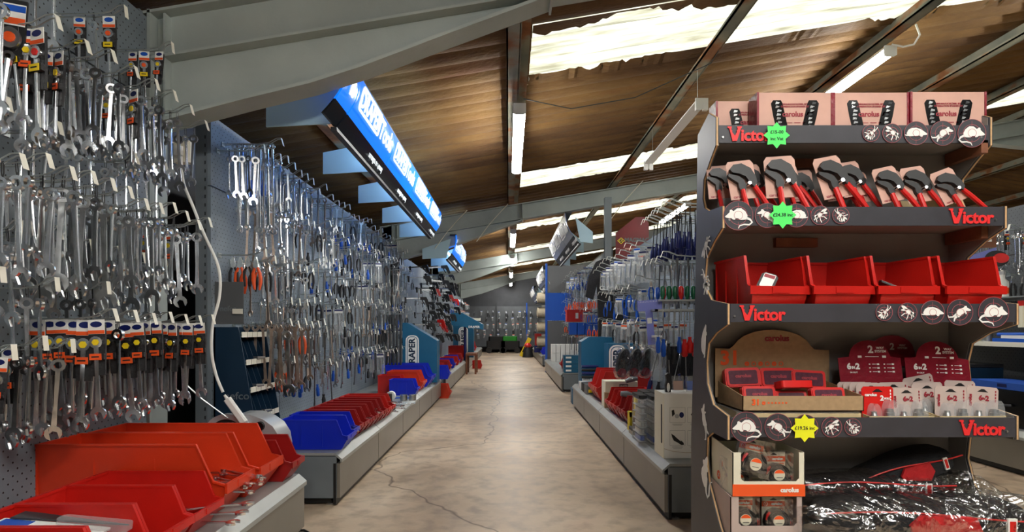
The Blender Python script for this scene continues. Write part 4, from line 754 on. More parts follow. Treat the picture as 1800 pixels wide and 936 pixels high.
K = {
 'c30': (Once(lambda: spanner(.30, 'chrome', rr=.0235, w_=.0105)), 'chrome combination spanner'), 'c24': (Once(lambda: spanner(.24, 'chrome')), 'chrome combination spanner'), 'c18': (Once(lambda: spanner(.18, 'chrome', rr=.016, w_=.007)), 'small chrome combination spanner'),
 's30': (Once(lambda: spanner(.34, 'steel', rr=.027, w_=.012, jaw_r=.038)), 'large satin combination spanner'), 'r24': (Once(lambda: spanner(.24, 'dark_chrome', ratchet=True)), 'dark ratchet spanner'),
 'r52': (Once(lambda: ringspanner(.5, 'chrome')), 'long chrome ring spanner'), 'o22': (Once(lambda: openspanner(.22, 'steel')), 'double open-ended spanner'), 'o30': (Once(lambda: openspanner(.34, 'copper_steel')), 'brownish steel flat spanner'),
 'ky': (Once(lambda: carded(.24, 'yellow')), 'carded spanner with yellow hub'), 'ko': (Once(lambda: carded(.27, 'orange', 'blue', 'yellow')), 'carded spanner with orange hub'), 'kr': (Once(lambda: carded(.25, 'red', 'navy', 'yellow')), 'carded spanner with red hub'),
 'fx': (Once(ratchet_big), 'big ratchet spanner'),
 'sdb': (Once(lambda: screwdriver(.26, 'blue')), 'blue-handled screwdriver'), 'sdn': (Once(lambda: screwdriver(.25, 'navy', 'black')), 'navy-handled screwdriver'), 'sdr': (Once(lambda: screwdriver(.26, 'red', hr=.018)), 'red-handled screwdriver'), 'sdk': (Once(lambda: screwdriver(.30, 'rubber')), 'black-handled screwdriver'),
 'rod': (Once(lambda: hexrod(.34)), 'long extension bar'), 'rdc': (Once(lambda: hexrod(.26, 'chrome')), 'chrome extension bar'), 'plb': (Once(lambda: pliers_plain('blue')), 'blue-handled pliers'), 'plk': (Once(lambda: pliers_plain('rubber')), 'black-handled pliers'), 'plo': (Once(lambda: pliers_plain('orange')), 'orange-handled pliers'),
 'clk': (Once(lambda: clamp('rubber')), 'black trigger clamp'), 'clr': (Once(lambda: clamp('red')), 'red trigger clamp'),
 'bgb': (Once(lambda: bag_pack('blue')), 'blue-labelled clear pack'), 'bgo': (Once(lambda: bag_pack('orange')), 'orange-labelled clear pack'), 'bgw': (Once(lambda: bag_pack('navy', .09, .24)), 'tall clear packed tool'),
}
CNT = {}
ROWC = {}
def row(nm, X, s, z, ys, n, L_, kinds, x0=.10, sc=(.9, 1.1), yaw=.5, jit=.02, hk=True):
    """a row of hooks at height z; each hook carries n tools hung one behind the other"""
    for hi, y in enumerate(ys):
        zz = z+R.uniform(-jit, jit); hk and put_hook(X, y, zz, s, L_, 'wire hook with price tag, %s along, %s' % (nth(hi), nm), None)
        ks = kinds[hi % len(kinds)] if isinstance(kinds, list) else kinds
        ks = ks.split()
        for j in range(n):
            kd = ks[(j) % len(ks)]; pl, desc = K[kd]; CNT[kd] = CNT.get(kd, 0)+1
            f = x0+(L_*.88-x0)*((j+.5)/n) if n > 1 else L_*.6
            k_ = R.uniform(*sc); off = {'k': -.075, 'b': -.01, 'f': -.13}.get(kd[0], -.052)
            if kd in ('r52',): off = -.012
            if kd[:2] in ('sd', 'ro', 'rd', 'pl'): off = -.012
            if kd[0] == 'o': off = -.02
            lift = (.03 if f > L_*.85 else 0)
            pl((X+s*f, y+R.uniform(-.006, .006), zz+off*k_+lift), (R.uniform(-.05, .05), R.uniform(-.07, .07), R.uniform(-yaw, yaw) + (0 if s > 0 else 0)), '%s, %s out, %s hook, %s' % (desc, nth(j), nth(hi), nm), None, k_)
def lin(a, b_, n): return [a+(b_-a)*i/(n-1) for i in range(n)]
NX = -1.83
# near left board, rows from the top down
row('top row, near left board', NX, 1, 2.33, (1.78, 2.02, 2.3, 2.62), 3, .28, ['c24', 'c30 c24', 'ko c30', 'ky ko'], x0=.06, sc=(.8, 1.05))
row('upper row, near left board', NX, 1, 2.03, lin(1.72, 2.76, 9), 6, .36, ['c24 r24 c30', 'ky kr', 'c24 ky r24', 'c30 r24', 'c24 r24', 'r24 ky c24', 'c24 r24', 'c24 r24', 'c18 r24'], sc=(.9, 1.15), jit=.03)
K['fx'][0]((-1.60, 1.83, 1.98), (0, .06, .3), 'big flexible-head ratchet spanner with orange hub at the upper left edge')
K['kr'][0]((-1.60, 1.96, 1.93), (0, .03, .2), 'spanner in red and black holder with yellow tag, upper row near left')
row('second row, near left board', NX, 1, 1.78, lin(1.85, 2.7, 5), 3, .2, ['c24', 'c24 c18', 'c24'], x0=.04, sc=(.85, 1), jit=.03)
row('middle row, near left board', NX, 1, 1.545, lin(1.62, 2.79, 13), 6, .36, ['c24', 'r24 c24', 'c30 c24', 'c24', 's30 c30', 'c30 r24', 's30 s30 c24', 'c24 r24', 'c30 c24', 's30 c24', 'c24', 'ky c30 c18'], x0=.08, sc=(.9, 1.15), jit=.025)
row('inner middle row, near left board', NX, 1, 1.36, lin(1.9, 2.7, 6), 3, .2, ['c24', 'c18 c24', 'o22'], x0=.04, jit=.03)
row('short low row, near left board', NX, 1, 1.19, (1.74, 1.95, 2.2), 3, .28, ['c30 c24', 'c24', 'r24'], jit=.01)
row('long tagged row, near left board', NX, 1, 1.075, lin(2.12, 2.82, 7), 6, .36, ['ky', 'ky ky c24', 'ky', 'ky', 'ky', 'ky', 'ky'], x0=.05, sc=(1.1, 1.3), yaw=.3, jit=.008)
row('lowest row, near left board', NX, 1, .97, lin(1.66, 2.14, 5), 6, .28, ['ky ko', 'c24 ky', 'ky r24 c24', 'c24', 'r24'], x0=.04, sc=(.95, 1.15), jit=.015)
# far left boards
FXW = -1.75
row('top row, first far left bay', FXW, 1, 2.12, lin(3.42, 4.28, 8), 5, .28, ['c24', 'sdb c24', 'c18', 'r52', 'o22', 'c24', 'rod', 'c24'], x0=.05, jit=.04)
row('long spanner row, first far left bay', FXW, 1, 2.17, (3.48,), 10, .36, 'r52', x0=.06, sc=(.98, 1.04), yaw=.2, jit=0)
row('second row, first far left bay', FXW, 1, 1.83, lin(3.66, 4.3, 6), 4, .28, ['o30', 'c24', 's30 c24', 'r52', 'o30', 'c24'], x0=.05, jit=.04, sc=(.85, 1.1))
row('third row, first far left bay', FXW, 1, 1.47, lin(3.44, 4.28, 7), 4, .28, ['plk plo', 'plo o30', 'plk c24', 'c24', 'rod', 'c24 c18', 'c24'], x0=.06, jit=.02)
row('fourth row, first far left bay', FXW, 1, 1.22, lin(3.85, 4.3, 4), 5, .28, ['rdc', 'c24', 'rod', 'rdc'], x0=.05, jit=.03)
row('lower row, first far left bay', FXW, 1, 1.07, lin(3.62, 4.28, 6), 5, .36, ['o30', 's30 o30', 'o30', 'o30', 'o30 plo', 'o22'], x0=.06, jit=.02, sc=(1, 1.15), yaw=.25)
row('bottom row, first far left bay', FXW, 1, .80, lin(3.9, 4.3, 4), 3, .28, ['plo', 'o22', 'sdb', 'o22'], x0=.08, jit=.02)
BN = ['second', 'third', 'fourth', 'fifth']
kset = [['rdc', 'rod', 'o30', 'r52', 'o22'], ['sdb', 'plk sdk', 'rod', 'o22', 'rdc'], ['rdc', 'rod', 'plk', 'rdc o22', 'sdb sdk'], ['rod', 'bgw', 'sdk', 'plk', 'rdc']]
for k in range(4):
    y0 = 4.34+k
    for zi, (z, nn) in enumerate(((2.13, 3), (1.83, 3), (1.55, 3), (1.27, 3), (1.02, 3), (.78, 2))):
        nm = '%s row, %s far left bay' % (('top', 'second', 'third', 'fourth', 'lower', 'bottom')[zi], BN[k]); ks = kset[(k+zi) % 4]; r_ = zi % 5
        row(nm, FXW, 1, z, lin(y0+.08, y0+.92, 6 if k < 2 else 5), nn, .36 if zi % 2 else .28, ks[r_:]+ks[:r_], x0=.07, jit=.05, sc=(.85, 1.1))
# beyond the white rafter: trigger clamps and packed tools stacked up the board
for k, y in enumerate(lin(8.85, 12.4, 11)):
    for zi, z in enumerate((2.0, 1.83, 1.66, 1.48, 1.3, 1.12, .92)):
        kd = ('clk', 'clk', 'rdc', 'clk', 'plk', 'clk', 'rdc', 'clk', 'clr')[(k*3+zi) % 9]; K[kd][0]((-1.60+R.uniform(0, .3), y+R.uniform(-.05, .05), z+R.uniform(-.03, .03)), (0, R.uniform(-.1, .1), R.uniform(-.4, .4)), '%s, %s along the %s tier beyond the white rafter' % (K[kd][1], nth(k), nth(zi)), None, R.uniform(.9, 1.2))
for k in range(4):
    for zi, z in enumerate((1.9, 1.6, 1.3, 1.0)):
        row('%s tier, %s distant left bay' % (nth(zi), nth(k)), -1.7, 1, z, lin(13.4+2*k, 15.0+2*k, 5), 1, .36, [['bgb'], ['plb'], ['plk'], ['bgo']][(k+zi) % 4], x0=.1, sc=(1, 1.3), hk=False)
# far wall tools
for zi, (z, kd, nn) in enumerate(((1.75, 'plk', 14), (1.5, 'plk', 14), (1.22, 'bgo', 14), (.98, 'plk', 12), (.78, 'bgo', 12))):
    for j in range(nn):
        x = -2.0+3.5*j/(nn-1); k2 = kd if (j+zi) % 3 else 'bgb'
        K[k2][0]((x+R.uniform(-.06, .06), 24.22, z+R.uniform(-.03, .03)), (0, R.uniform(-.3, .3), 0), '%s, %s from the left in the %s row on the far wall' % (K[k2][1], nth(j), nth(zi)), None, R.uniform(1.1, 1.7))

# ---- right-hand run
RX = 1.6
row('top row, nearest right bays', RX, -1, 1.90, lin(3.95, 4.65, 8), 6, .5, ['sdn'], x0=.04, sc=(1.1, 1.25), jit=.01)
row('upper row, right bays', RX, -1, 1.78, lin(4.85, 7.3, 11), 4, .5, ['bgw', 'bgw', 'bgw bgb', 'bgo bgw'], x0=.05, sc=(.9, 1.1), jit=.03)
row('second row, nearest right bays', RX, -1, 1.56, lin(4.05, 4.65, 5), 5, .5, ['rod', 'rdc', 'rod sdk'], x0=.05, jit=.02)
row('third row, right bays', RX, -1, 1.42, lin(4.9, 7.2, 9), 3, .5, ['plb', 'bgb', 'sdb', 'plb bgw'], x0=.05, jit=.05)
row('fourth row, right bays', RX, -1, 1.12, lin(4.85, 7.2, 9), 3, .5, ['bgo', 'bgw', 'plk', 'bgb'], x0=.05, jit=.04, sc=(1, 1.2))
row('fifth row, right bays', RX, -1, .88, lin(4.75, 6.2, 6), 2, .28, ['bgw', 'plk'], x0=.1, jit=.03)
for k in range(2):
    for zi, z in enumerate((2.1, 1.85, 1.6, 1.35, 1.1, .85)):
        row('%s row, %s right bay past gap' % (nth(zi), nth(k)), RX, -1, z, lin(9.35+2.05*k, 11.1+2.05*k, 5), 3, .36, [['sdb', 'bgb'], ['rdc', 'rod'], ['plo', 'rdc'], ['plb', 'bgw'], ['plo', 'plk'], ['rod', 'rdc']][zi], x0=.08, jit=.05, sc=(1, 1.2))
    for zi, z in enumerate((1.8, 1.45, 1.1)): row('%s row, %s distant right bay' % (nth(zi), nth(k)), RX, -1, z, lin(15.4+3*k, 17.6+3*k, 5), 1, .36, ['bgw', 'plk'], x0=.1, sc=(1, 1.3), hk=False)
# next aisle, seen to the right of the stand
NXW = 4.4
row('top row, board right of stand', NXW, -1, 1.86, lin(4.4, 5.7, 8), 4, .36, ['c24', 'c30', 'ky c24', 'c24'], x0=.05, sc=(.9, 1.1))
row('big spanner row, board right of stand', NXW, -1, 1.72, lin(5.3, 6.0, 4), 3, .28, ['s30'], x0=.05, sc=(1.1, 1.3))
row('lower row, board right of stand', NXW, -1, 1.5, lin(4.5, 5.5, 5), 2, .28, ['bgw', 'plk', 'bgo'], x0=.05)
# ================================================================ BINS AND GOODS ON THE BASE SHELVES
ZB = .312
def lbin(y0, L_, W_, H_, m_, xf, z=ZB, rz=0, lb='', grp=None):       # left side bins open towards +X
    return put_bin(L_, W_, H_, m_, (xf-L_, y0+W_/2, z), PI/2+rz, lb, grp)
for i, (y, m_) in enumerate(((1.36, 'red_bin'), (1.565, 'red_bin'), (1.77, 'red_bin'), (1.975, 'red_bin'))): lbin(y, .44, .195, .19, m_, -1.09, lb='low red parts bin on the near left shelf, %s from the front of the photo' % nth(i))
lbin(2.20, .74, .235, .285, 'orange_bin', -1.09, lb='tall orange-red bin with spanner heads inside, nearer of the two')
lbin(2.455, .74, .235, .285, 'orange_bin', -1.07, lb='tall orange-red bin, farther of the two beside the tall pair')
lbin(2.71, .5, .15, .2, 'dark_red_bin', -1.03, lb='dark red bin at the far end of the near left shelf')
lbin(3.42, .40, .19, .18, 'blue_bin', -.97, lb='blue parts bin, nearest on the first far left bay')
lbin(3.62, .40, .15, .18, 'blue_bin', -.99, lb='blue parts bin just behind the nearest blue one')
for i in range(8): lbin(3.80+.137*i, .40, .125, .17, 'dark_red_bin' if i < 6 else 'red_bin', -1.0+.004*i, lb='red parts bin, %s in the tight row behind the blue bins' % nth(i), grp=None)
lbin(6.35, .30, .19, .20, 'red_bin', -1.16, lb='bright red bin beside the blue bin, fourth far left bay'); lbin(6.15, .30, .2, .17, 'blue_bin', -.99, lb='bright blue bin at the shelf edge, fourth far left bay')
lbin(6.62, .42, .16, .22, 'orange_bin', -1.0, lb='orange bin behind the bright red and blue bins'); lbin(6.82, .42, .14, .22, 'orange_bin', -1.0, lb='second orange bin behind the bright blue bin')
lbin(7.05, .62, .2, .27, 'blue_bin', -.96, lb='large blue bin behind the orange bins on the left'); lbin(7.3, .62, .2, .27, 'blue_bin', -.96, lb='second large blue bin behind the orange bins')
lbin(8.08, .3, .22, .19, 'blue_bin', -.84, z=.312, lb='blue bin overhanging the shelf end by the gap on the left')
b = MB().use('plinth_front'); 
put_bin(.34, .24, .2, 'orange_bin', (-1.20, 8.52, .0), PI/2, 'orange-red bin standing on the floor at the gap on the left')
for i in range(9): lbin(9.0+.42*i, .3, .2, .17, ('red_bin', 'dark_red_bin', 'blue_bin')[(0, 1, 0, 2, 0, 0, 2, 1, 0)[i]], -1.0+.03*(i % 2), lb='small %s bin, %s along the shelf beyond the rafter on the left' % (('red', 'dark red', 'blue')[(0, 1, 0, 2, 0, 0, 2, 1, 0)[i]], nth(i)))
for i in range(5): lbin(13.4+1.1*i, .4, .4, .3, ('red_bin', 'blue_bin')[i % 2], -1.02, lb='far %s bin, %s on the distant left shelf' % (('red', 'blue')[i % 2], nth(i)))
# loose tools in and on the bins
def flat(kd, x, y, z, rz, lb, sc=1, tilt=.08): K[kd][0]((x, y, z), (PI/2-tilt, 0, rz), lb, None, sc)
for i in range(6): flat('c18', -1.20+R.uniform(-.05, .05), 2.26+.035*i, .40+.008*i, -1.57+R.uniform(-.4, .4), 'small chrome spanner lying in the near tall orange bin, %s of the heap' % nth(i), 1, .1)
for i in range(7): flat('c18', -1.23+R.uniform(-.06, .06), 1.42+.02*i, .43+.008*i, -1.3+R.uniform(-.5, .5), 'small chrome spanner piled in the front red bin, %s of the heap' % nth(i), 1, .1)
for i in range(3): flat('c24', -1.22, 2.06+.03*i, .345+.012*i, -1.6+.2*i, 'chrome spanner poking out between red bins, %s of three' % nth(i), 1, .0)
for i in range(4): flat('c24', -1.22+R.uniform(-.03, .03), 3.68+.02*i, .40+.01*i, -1.5+R.uniform(-.3, .3), 'spanner lying out of the second blue bin, %s of four' % nth(i), 1, .15)
for i in range(8): flat('c24' if i % 2 else 'c18', -1.24+R.uniform(-.03, .05), 4.0+.115*i, .42+.004*i, -1.6+R.uniform(-.4, .4), 'spanner resting in the tight row of red bins, %s one' % nth(i), 1, .15)
for i in range(9): flat('c24', -1.16+R.uniform(-.06, .06), 4.9+.03*i, .32+.006*i, -1.4+R.uniform(-.8, .8), 'spanner in the loose heap on the left shelf edge, %s of nine' % nth(i), .8, .03)
# open pack and clear case in the first bins
t = thing('carded_spanner_pack', 'white carded spanner pack with dark blade lying across the front bins', 'package', (-1.50, 1.66, .475), rot=(0, .13, .1)); b = MB().use('white'); b.bbox(0, .3, -.06, .04, 0, .006, .004); b.use('orange'); b.box(.1, .28, -.0605, -.03, .006, .0075); b.use('blue'); b.box(.01, .09, -.055, .03, .006, .0075); b.build('card', None, t); b = MB().use('dark_metal'); b.prism([(.02, .03), (.34, .06), (.34, .075), (.02, .09)], .008, .012, 'z'); b.build('blade', None, t); b = MB().use('clearish'); b.bbox(.16, .36, .0, .05, .008, .03, .01); b.build('clear_tube', None, t)
t = thing('packed_tool', 'small black and white packed tool between the front red bins', 'package', (-1.10, 1.80, .35), rot=(.3, .1, .3)); b = MB().use('white'); b.bbox(0, .09, -.03, .03, 0, .004, .003); b.use('orange'); b.box(.01, .08, -.02, .0, .004, .005); b.build('card', None, t); b = MB().use('rubber'); b.tube([(.0, .02, .012), (.06, .01, .016), (.1, 0, .012)], [.01, .013, .009], 8); b.build('handle', None, t)
# ---- compartment rack with dark blue side
rk = thing('compartment_rack', 'dark blue sloping rack of small compartments with white labels behind the bins', 'rack', (-1.745, 3.37, ZB))
H = .74; dpt = .30
b = MB().use('dark_teal'); x0, x1 = .02, .62
pr = [(0, 0), (.27, 0), (.15, H-.03), (.14, H), (0, H)]
b.prism(pr, 0, .008, 'y'); b.prism(pr, .36, .368, 'y'); b.box(0, .008, 0, .368, 0, H); b.build('side_panels', None, rk)
def xe(z): return .27-.12*z/H
for r in range(5):
    z = .03+.165*r; b = MB().use('dark_teal'); b.box(.01, xe(z)-.0, .008, .36, z, z+.006)
    if r < 4:
        for q in range(4): yy = .008+.07*(q+1)+.0; b.prism([(.02, z), (xe(z)-.01, z), (xe(z+.15)-.03, z+.13), (.02, z+.15)], yy, yy+.003, 'y')
    b.build('shelf', None, rk)
    for q in range(5):
        b = MB().use('tag'); b.box(xe(z)-.002, xe(z)+.003, .012+.07*q, .074+.07*q, z-.012, z+.02); b.build('label_strip', None, rk)
b = MB().use('grey_metal'); b.text('nefco', .062, faceT((.135, -.002, .33)), .0008, .0004, sx=1.1); b.build('lettering', None, rk)
for i, (x, y, z) in enumerate(((.12, .16, .53), (.14, .1, .365), (.16, .17, .20), (.18, .3, .035))):
    t = thing('rack_fitting', 'small grey metal fitting lying on the %s shelf down of the blue rack' % nth(i), 'fitting', (-1.745+x, 3.37+y, ZB+z-.0)); b = MB().use('steel'); b.tube([(-.06, 0, .02), (.07, 0, .018), (.1, .03, .02)], [.012, .011, .007], 8); b.use('chrome'); b.lathe([(.016, -.08), (.016, -.05)], 10, 'x', (0, 0, .02)); b.build('body', None, t)
t = thing('peg_sign', 'grey plate with faint lettering on the first far left bay', 'sign', (-1.74, 3.37, 1.07)); b = MB().use('plate'); b.box(0, .17, 0, .003, 0, .25); b.build('plate', None, t); b = MB().use('grey_metal'); b.text('nefco', .045, faceT((.08, -.002, .09)), .0006, .0006); b.build('lettering', None, t); b = MB().use('tag'); b.box(.11, .17, -.014, -.010, .06, .09); b.build('price_tag', None, t)
# ---- round grey work lamp with white plug and cable
t = thing('work_fan', 'round grey and silver appliance with control dial behind the orange bins', 'appliance', (-1.42, 3.03, ZB))
b = MB().use('silver_paint'); b.prism([(-.12, 0), (.2, 0), (.215, .10), (.205, .16), (.17, .215), (.12, .25), (.05, .275), (-.02, .275), (-.08, .25)], -.02, .14, 'y'); b.build('housing', None, t)
b = MB().use('rubber'); b.lathe([(.10, -.05), (.105, -.02)], 28, 'y', (-.055, 0, .16)); b.build('grille', None, t)
b = MB().use('silver_paint'); b.ring(-.055, .16, .125, .098, -.06, -.02, 30); b.build('rim', None, t)
b = MB().use('black_gloss'); b.lathe([(.024, -.036), (.026, -.02)], 20, 'y', (.105, 0, .215)); b.lathe([(.009, -.03), (.009, -.02)], 12, 'y', (.065, 0, .225)); b.lathe([(.009, -.03), (.009, -.02)], 12, 'y', (.06, 0, .19)); b.lathe([(.009, -.03), (.009, -.02)], 12, 'y', (.075, 0, .165)); b.build('dial', None, t)
t = thing('plug_adaptor', 'long white plug adaptor hanging on its cable in front of the blue rack', 'adaptor', (-1.405, 2.93, .62), rot=(0, -.62, 0)); b = MB().use('white'); b.bbox(-.018, .018, -.014, .014, -.075, .075, .006); b.lathe([(.009, .075), (.006, .1)], 10); b.build('body', None, t)
b = MB().use('white'); cp = [at(318, 275, 2.86), at(322, 320, 2.87), at(338, 360, 2.9), at(358, 410, 2.93), at(384, 470, 2.95), at(386, 520, 2.95), at(374, 570, 2.94), at(372, 620, 2.93), at(380, 660, 2.93), at(392, 690, 2.93)]
sm = []
for i in range(len(cp)-1):
    p0, p1, p2, p3 = cp[max(i-1, 0)], cp[i], cp[i+1], cp[min(i+2, len(cp)-1)]
    for q in range(5): u = q/5; sm.append(tuple(.5*((2*p1)+(p2-p0)*u+(2*p0-5*p1+4*p2-p3)*u*u+(3*p1-p0-3*p2+p3)*u**3)))
b.tube(sm+[tuple(cp[-1])], .0075, 8); tag(b.build('power_cable'), 'white cable hanging from the wall socket down past the steel column', 'cable')
t = thing('wall_socket', 'white electrical socket box with plug on the steel column', 'socket', tuple(at(303, 285, 2.88))); b = MB().use('offwhite'); b.bbox(0, .085, 0, .05, 0, .11, .008); b.build('box', None, t); b = MB().use('white'); b.bbox(.02, .06, -.03, .0, .03, .075, .008); b.build('plug', None, t); b = MB().use('red'); b.box(.068, .074, -.002, 0, .07, .078); b.build('neon', None, t)
b = MB().use('wire'); b.tube([at(322, 672, 2.88), at(355, 702, 2.9), at(400, 735, 2.95)], .004, 6); tag(b.build('aerial_rod'), 'thin bare metal rod leaning in front of the grey upright', 'rod')
b = MB().use('black'); b.tube([(-1.35, 2.95, .008), (-1.2, 2.9, .008), (-1.05, 2.92, .008), (-.98, 2.85, .008), (-.96, 2.7, .008), (-.92, 2.55, .008), (-.95, 2.4, .008)], .006, 6); tag(b.build('floor_cable'), 'black cable lying on the floor between the left shelves', 'cable')
t = thing('blue_crate', 'blue crate just visible under the near left shelf', 'crate', (-1.5, 2.3, .001)); b = MB().use('blue'); b.bbox(0, .42, 0, .4, 0, .035, .01); b.build('body', None, t)
# ---- goods in the second and third bays
t = thing('tool_case', 'blue moulded tool case lying on the third far left bay', 'case', (-1.45, 5.35, ZB)); b = MB().use('skin_case'); b.bbox(-.22, .05, -.12, .15, 0, .05, .02); b.bbox(0, .28, -.02, .26, .004, .06, .02); b.build('shell', None, t); b = MB().use('navy'); b.box(-.2, .03, -.123, -.12, .022, .027); b.build('seam', None, t)
t = thing('tape_dispenser', 'red flat tool with chrome centre standing behind the red bins', 'tool', (-1.50, 4.95, ZB)); b = MB().use('red'); b.prism(ell(0, .06, .065, .048, n=20), 0, .04, 'y'); b.build('body', None, t); b = MB().use('chrome'); b.lathe([(.012, -.006), (.012, 0)], 12, 'y', (0, 0, .06)); b.build('button', None, t)
t = thing('grinder_head', 'black tool head with white collar standing on the left shelf', 'tool', (-1.17, 5.45, ZB)); b = MB().use('rubber'); b.bbox(-.05, .05, -.04, .04, 0, .1, .015); b.build('body', None, t); b = MB().use('white'); b.lathe([(.045, .04), (.045, .09)], 14, 'y', (.03, 0, .075)); b.build('collar', None, t)
for i in range(2): 
    t = thing('metal_tin', 'small round tin, %s beside the black tool head' % ('left one', 'right one')[i], 'tin', (-1.03+.09*i-.03, 5.75, ZB)); b = MB().use('steel'); b.lathe([(.036, 0), (.036, .055)], 16); b.build('tin', None, t); b = MB().use('chrome'); b.lathe([(.038, .05), (.038, .06), (.03, .062)], 16); b.build('lid', None, t)
t = thing('flat_case', 'white-topped flat dark case on the shelf behind the red bins', 'case', (-1.36, 4.98, ZB)); b = MB().use('dark_teal'); b.bbox(0, .34, 0, .16, 0, .045, .01); b.build('base', None, t); b = MB().use('white'); b.bbox(0, .34, 0, .16, .046, .058, .01); b.build('lid', None, t)
t = thing('white_box', 'white mug-like box on the shelf edge by the spanner heap', 'box', (-1.16, 4.72, ZB)); b = MB().use('white'); b.bbox(0, .09, 0, .09, 0, .10, .01); b.build('body', None, t)
for i in range(2): b = MB().use('offwhite'); b.lathe([(.02, .102), (.022, .12), (.035, .14), (.034, .155), (.01, .158)], 12, c=(.02+.05*i, .045, 0)); b.build('cap', None, t)
for i in range(3): flat('rdc', -1.25+.08*i, 5.15+.1*i, .33, -1.5+.1*i, 'chrome bar lying on the left shelf, %s of three' % nth(i), .8, .02)
b = MB().use('blue'); b.box(-1.2, -1.02, 5.9, 6.0, ZB+.0005, ZB+.003); tag(b.build('shelf_mat'), 'flat blue strip lying near the shelf edge before the blue bin', 'strip')
# ---- teal display cabinets
def teal_cab(loc, lb, prof_, wd, body, txt, tx, tz, sz, vertical=True, s=1, y_depth=.3):
    t = thing('tool_display', lb, 'display', loc); b = MB().use('teal'); b.prism(prof_, 0, y_depth, 'y'); b.build('body', None, t)
    hw, hh = sz*.62, sz*2.2; T = Matrix.Translation((tx, -.002, tz)) @ FX
    def rr(w_, h_, r): return [(cx+r*math.cos(a0+q*PI/8), cz+r*math.sin(a0+q*PI/8)) for cx, cz, a0 in ((w_-r, h_-r, 0), (-w_+r, h_-r, PI/2), (-w_+r, -h_+r, PI), (w_-r, -h_+r, 1.5*PI)) for q in range(5)]
    b = MB().use('white'); o1, o2 = rr(hw*1.25, hh, hw), rr(hw*1.02, hh-hw*.23, hw*.8); n = len(o1); b.prism(o1, -.001, .0005, 'z', T); b.build('badge', None, t)
    b = MB().use('teal'); b.prism(o2, .0006, .0012, 'z', T); b.use('white'); b.prism(rr(hw*.9, hh-hw*.35, hw*.7), .0013, .0018, 'z', T); b.use('dark_teal'); b.text(txt, sz, T @ Matrix.Rotation(PI/2, 4, 'Z') @ Matrix.Translation((0, 0, .0025)), .0005, .004, sx=1.0); b.build('lettering', None, t); return t
teal_cab((-1.42, 7.62, ZB), 'teal display cabinet with white rounded badge on the left shelving', [(0, 0), (.46, 0), (.46, .56), (.06, .80), (0, .80)], .5, None, 'DRAPER', .13, .38, .115)
teal_cab((-1.36, 13.95, ZB), 'distant teal display cabinet with white badge at the left', [(0, 0), (.5, 0), (.5, .7), (.3, .9), (0, .9)], .5, None, 'DRAPER', .25, .42, .15)
t = teal_cab((.90, 7.05, ZB), 'wide teal display cabinet with small white badge on the right shelving', [(0, 0), (.42, 0), (.42, .62), (.1, .62), (0, .56)], .4, None, 'DRAPER', .36, .3, .03)
b = MB().use('white'); b.prism([(-.06, -.04), (.06, -.04), (.06, .04), (-.06, .04)], -.001, 0, 'z', Matrix.Translation((.07, -.002, .10)) @ FX); b.use('dark_teal'); b.text('DRAPER', .032, Matrix.Translation((.07, -.004, .10)) @ FX, .0005, .001, sx=.75); b.build('small_badge', None, t)
teal_cab((1.10, 6.27, ZB), 'teal display column with tall white rounded badge on the right shelving', [(0, 0), (.34, 0), (.34, .56), (0, .56)], .3, None, 'DRAPER', .10, .28, .12)
# ---- hanging rack bars on left (tall dark bars beside the cabinet)
t = thing('bar_rack', 'rack of tall dark extension bars beside the left teal cabinet', 'rack', (-1.5, 7.2, 1.22)); b = MB().use('wire'); b.tube([(-.2, 0, 0), (.18, 0, 0)], .005, 5); b.build('rail', None, t)
for i in range(8): o = MB().use('dark_metal').lathe([(.012, 0), (.012, -.7)], 8).build('bar', None, t); o.location = (-.18+.045*i, 0, -.01)

# ---------------------------------------------------------------- right shelf goods
def rbin(y0, L_, W_, H_, m_, xf, lb, z=ZB): return put_bin(L_, W_, H_, m_, (xf+L_, y0+W_/2, z), -PI/2, lb)
t = thing('picture_box', 'large white box with tool pictures at the near end of the right shelf', 'box', (.875, 3.2, ZB)); Wd = .5; Hh = .365
b = MB().use('white'); b.box(0, Wd, .0, .2, 0, Hh); b.build('carton', None, t); b = MB().use('offwhite'); b.prism([(0, .0), (.2, .0), (.2, Hh), (.0, Hh)], -.003, 0, 'x'); b.build('side', None, t)
b = MB().use('black'); b.prism([(.03, .08), (.05, .08), (.05, .30), (.03, .30)], -.005, -.003, 'x'); b.build('slot', None, t)
b = MB().use('grey_metal')
for (u, z) in ((.075, .245), (.175, .245), (.075, .115), (.175, .115)):
    for (a, c, e, g) in ((u-.043, u+.043, z+.042, z+.0428), (u-.043, u+.043, z-.0428, z-.042), (u-.043, u-.0422, z-.042, z+.042), (u+.0422, u+.043, z-.042, z+.042)): b.box(a, c, -.0008, 0, e, g)
    for q in (0, 1): b.box(u-.03+.006*q, u+.03-.006*q, -.0008, 0, z-.052-.006*q, z-.0505-.006*q)
b.use('black'); b.prism([(.042, .27), (.055, .275), (.06, .25), (.045, .235)], -.001, 0, 'y'); b.prism([(.04, .14), (.055, .13), (.09, .105), (.108, .09), (.112, .078), (.098, .075), (.075, .09), (.055, .1), (.045, .12)], -.001, 0, 'y'); b.prism([(.15, .25), (.165, .26), (.175, .235), (.16, .23)], -.001, 0, 'y'); b.use('navy'); b.prism(ell(.098, .245, .013, .016), -.001, 0, 'y'); b.use('silver_paint'); b.prism(ell(.072, .238, .012, .012), -.001, 0, 'y'); b.use('white'); b.prism([(.06, .125), (.064, .127), (.095, .1), (.092, .097)], -.0015, -.001, 'y'); b.build('pictures', None, t)
b = MB().use('kraft'); b.tube([(0, -.0005, .055), (.05, -.0005, .04), (.12, -.0005, .032), (.2, -.0005, .034)], .001, 4); b.build('swoosh', None, t)
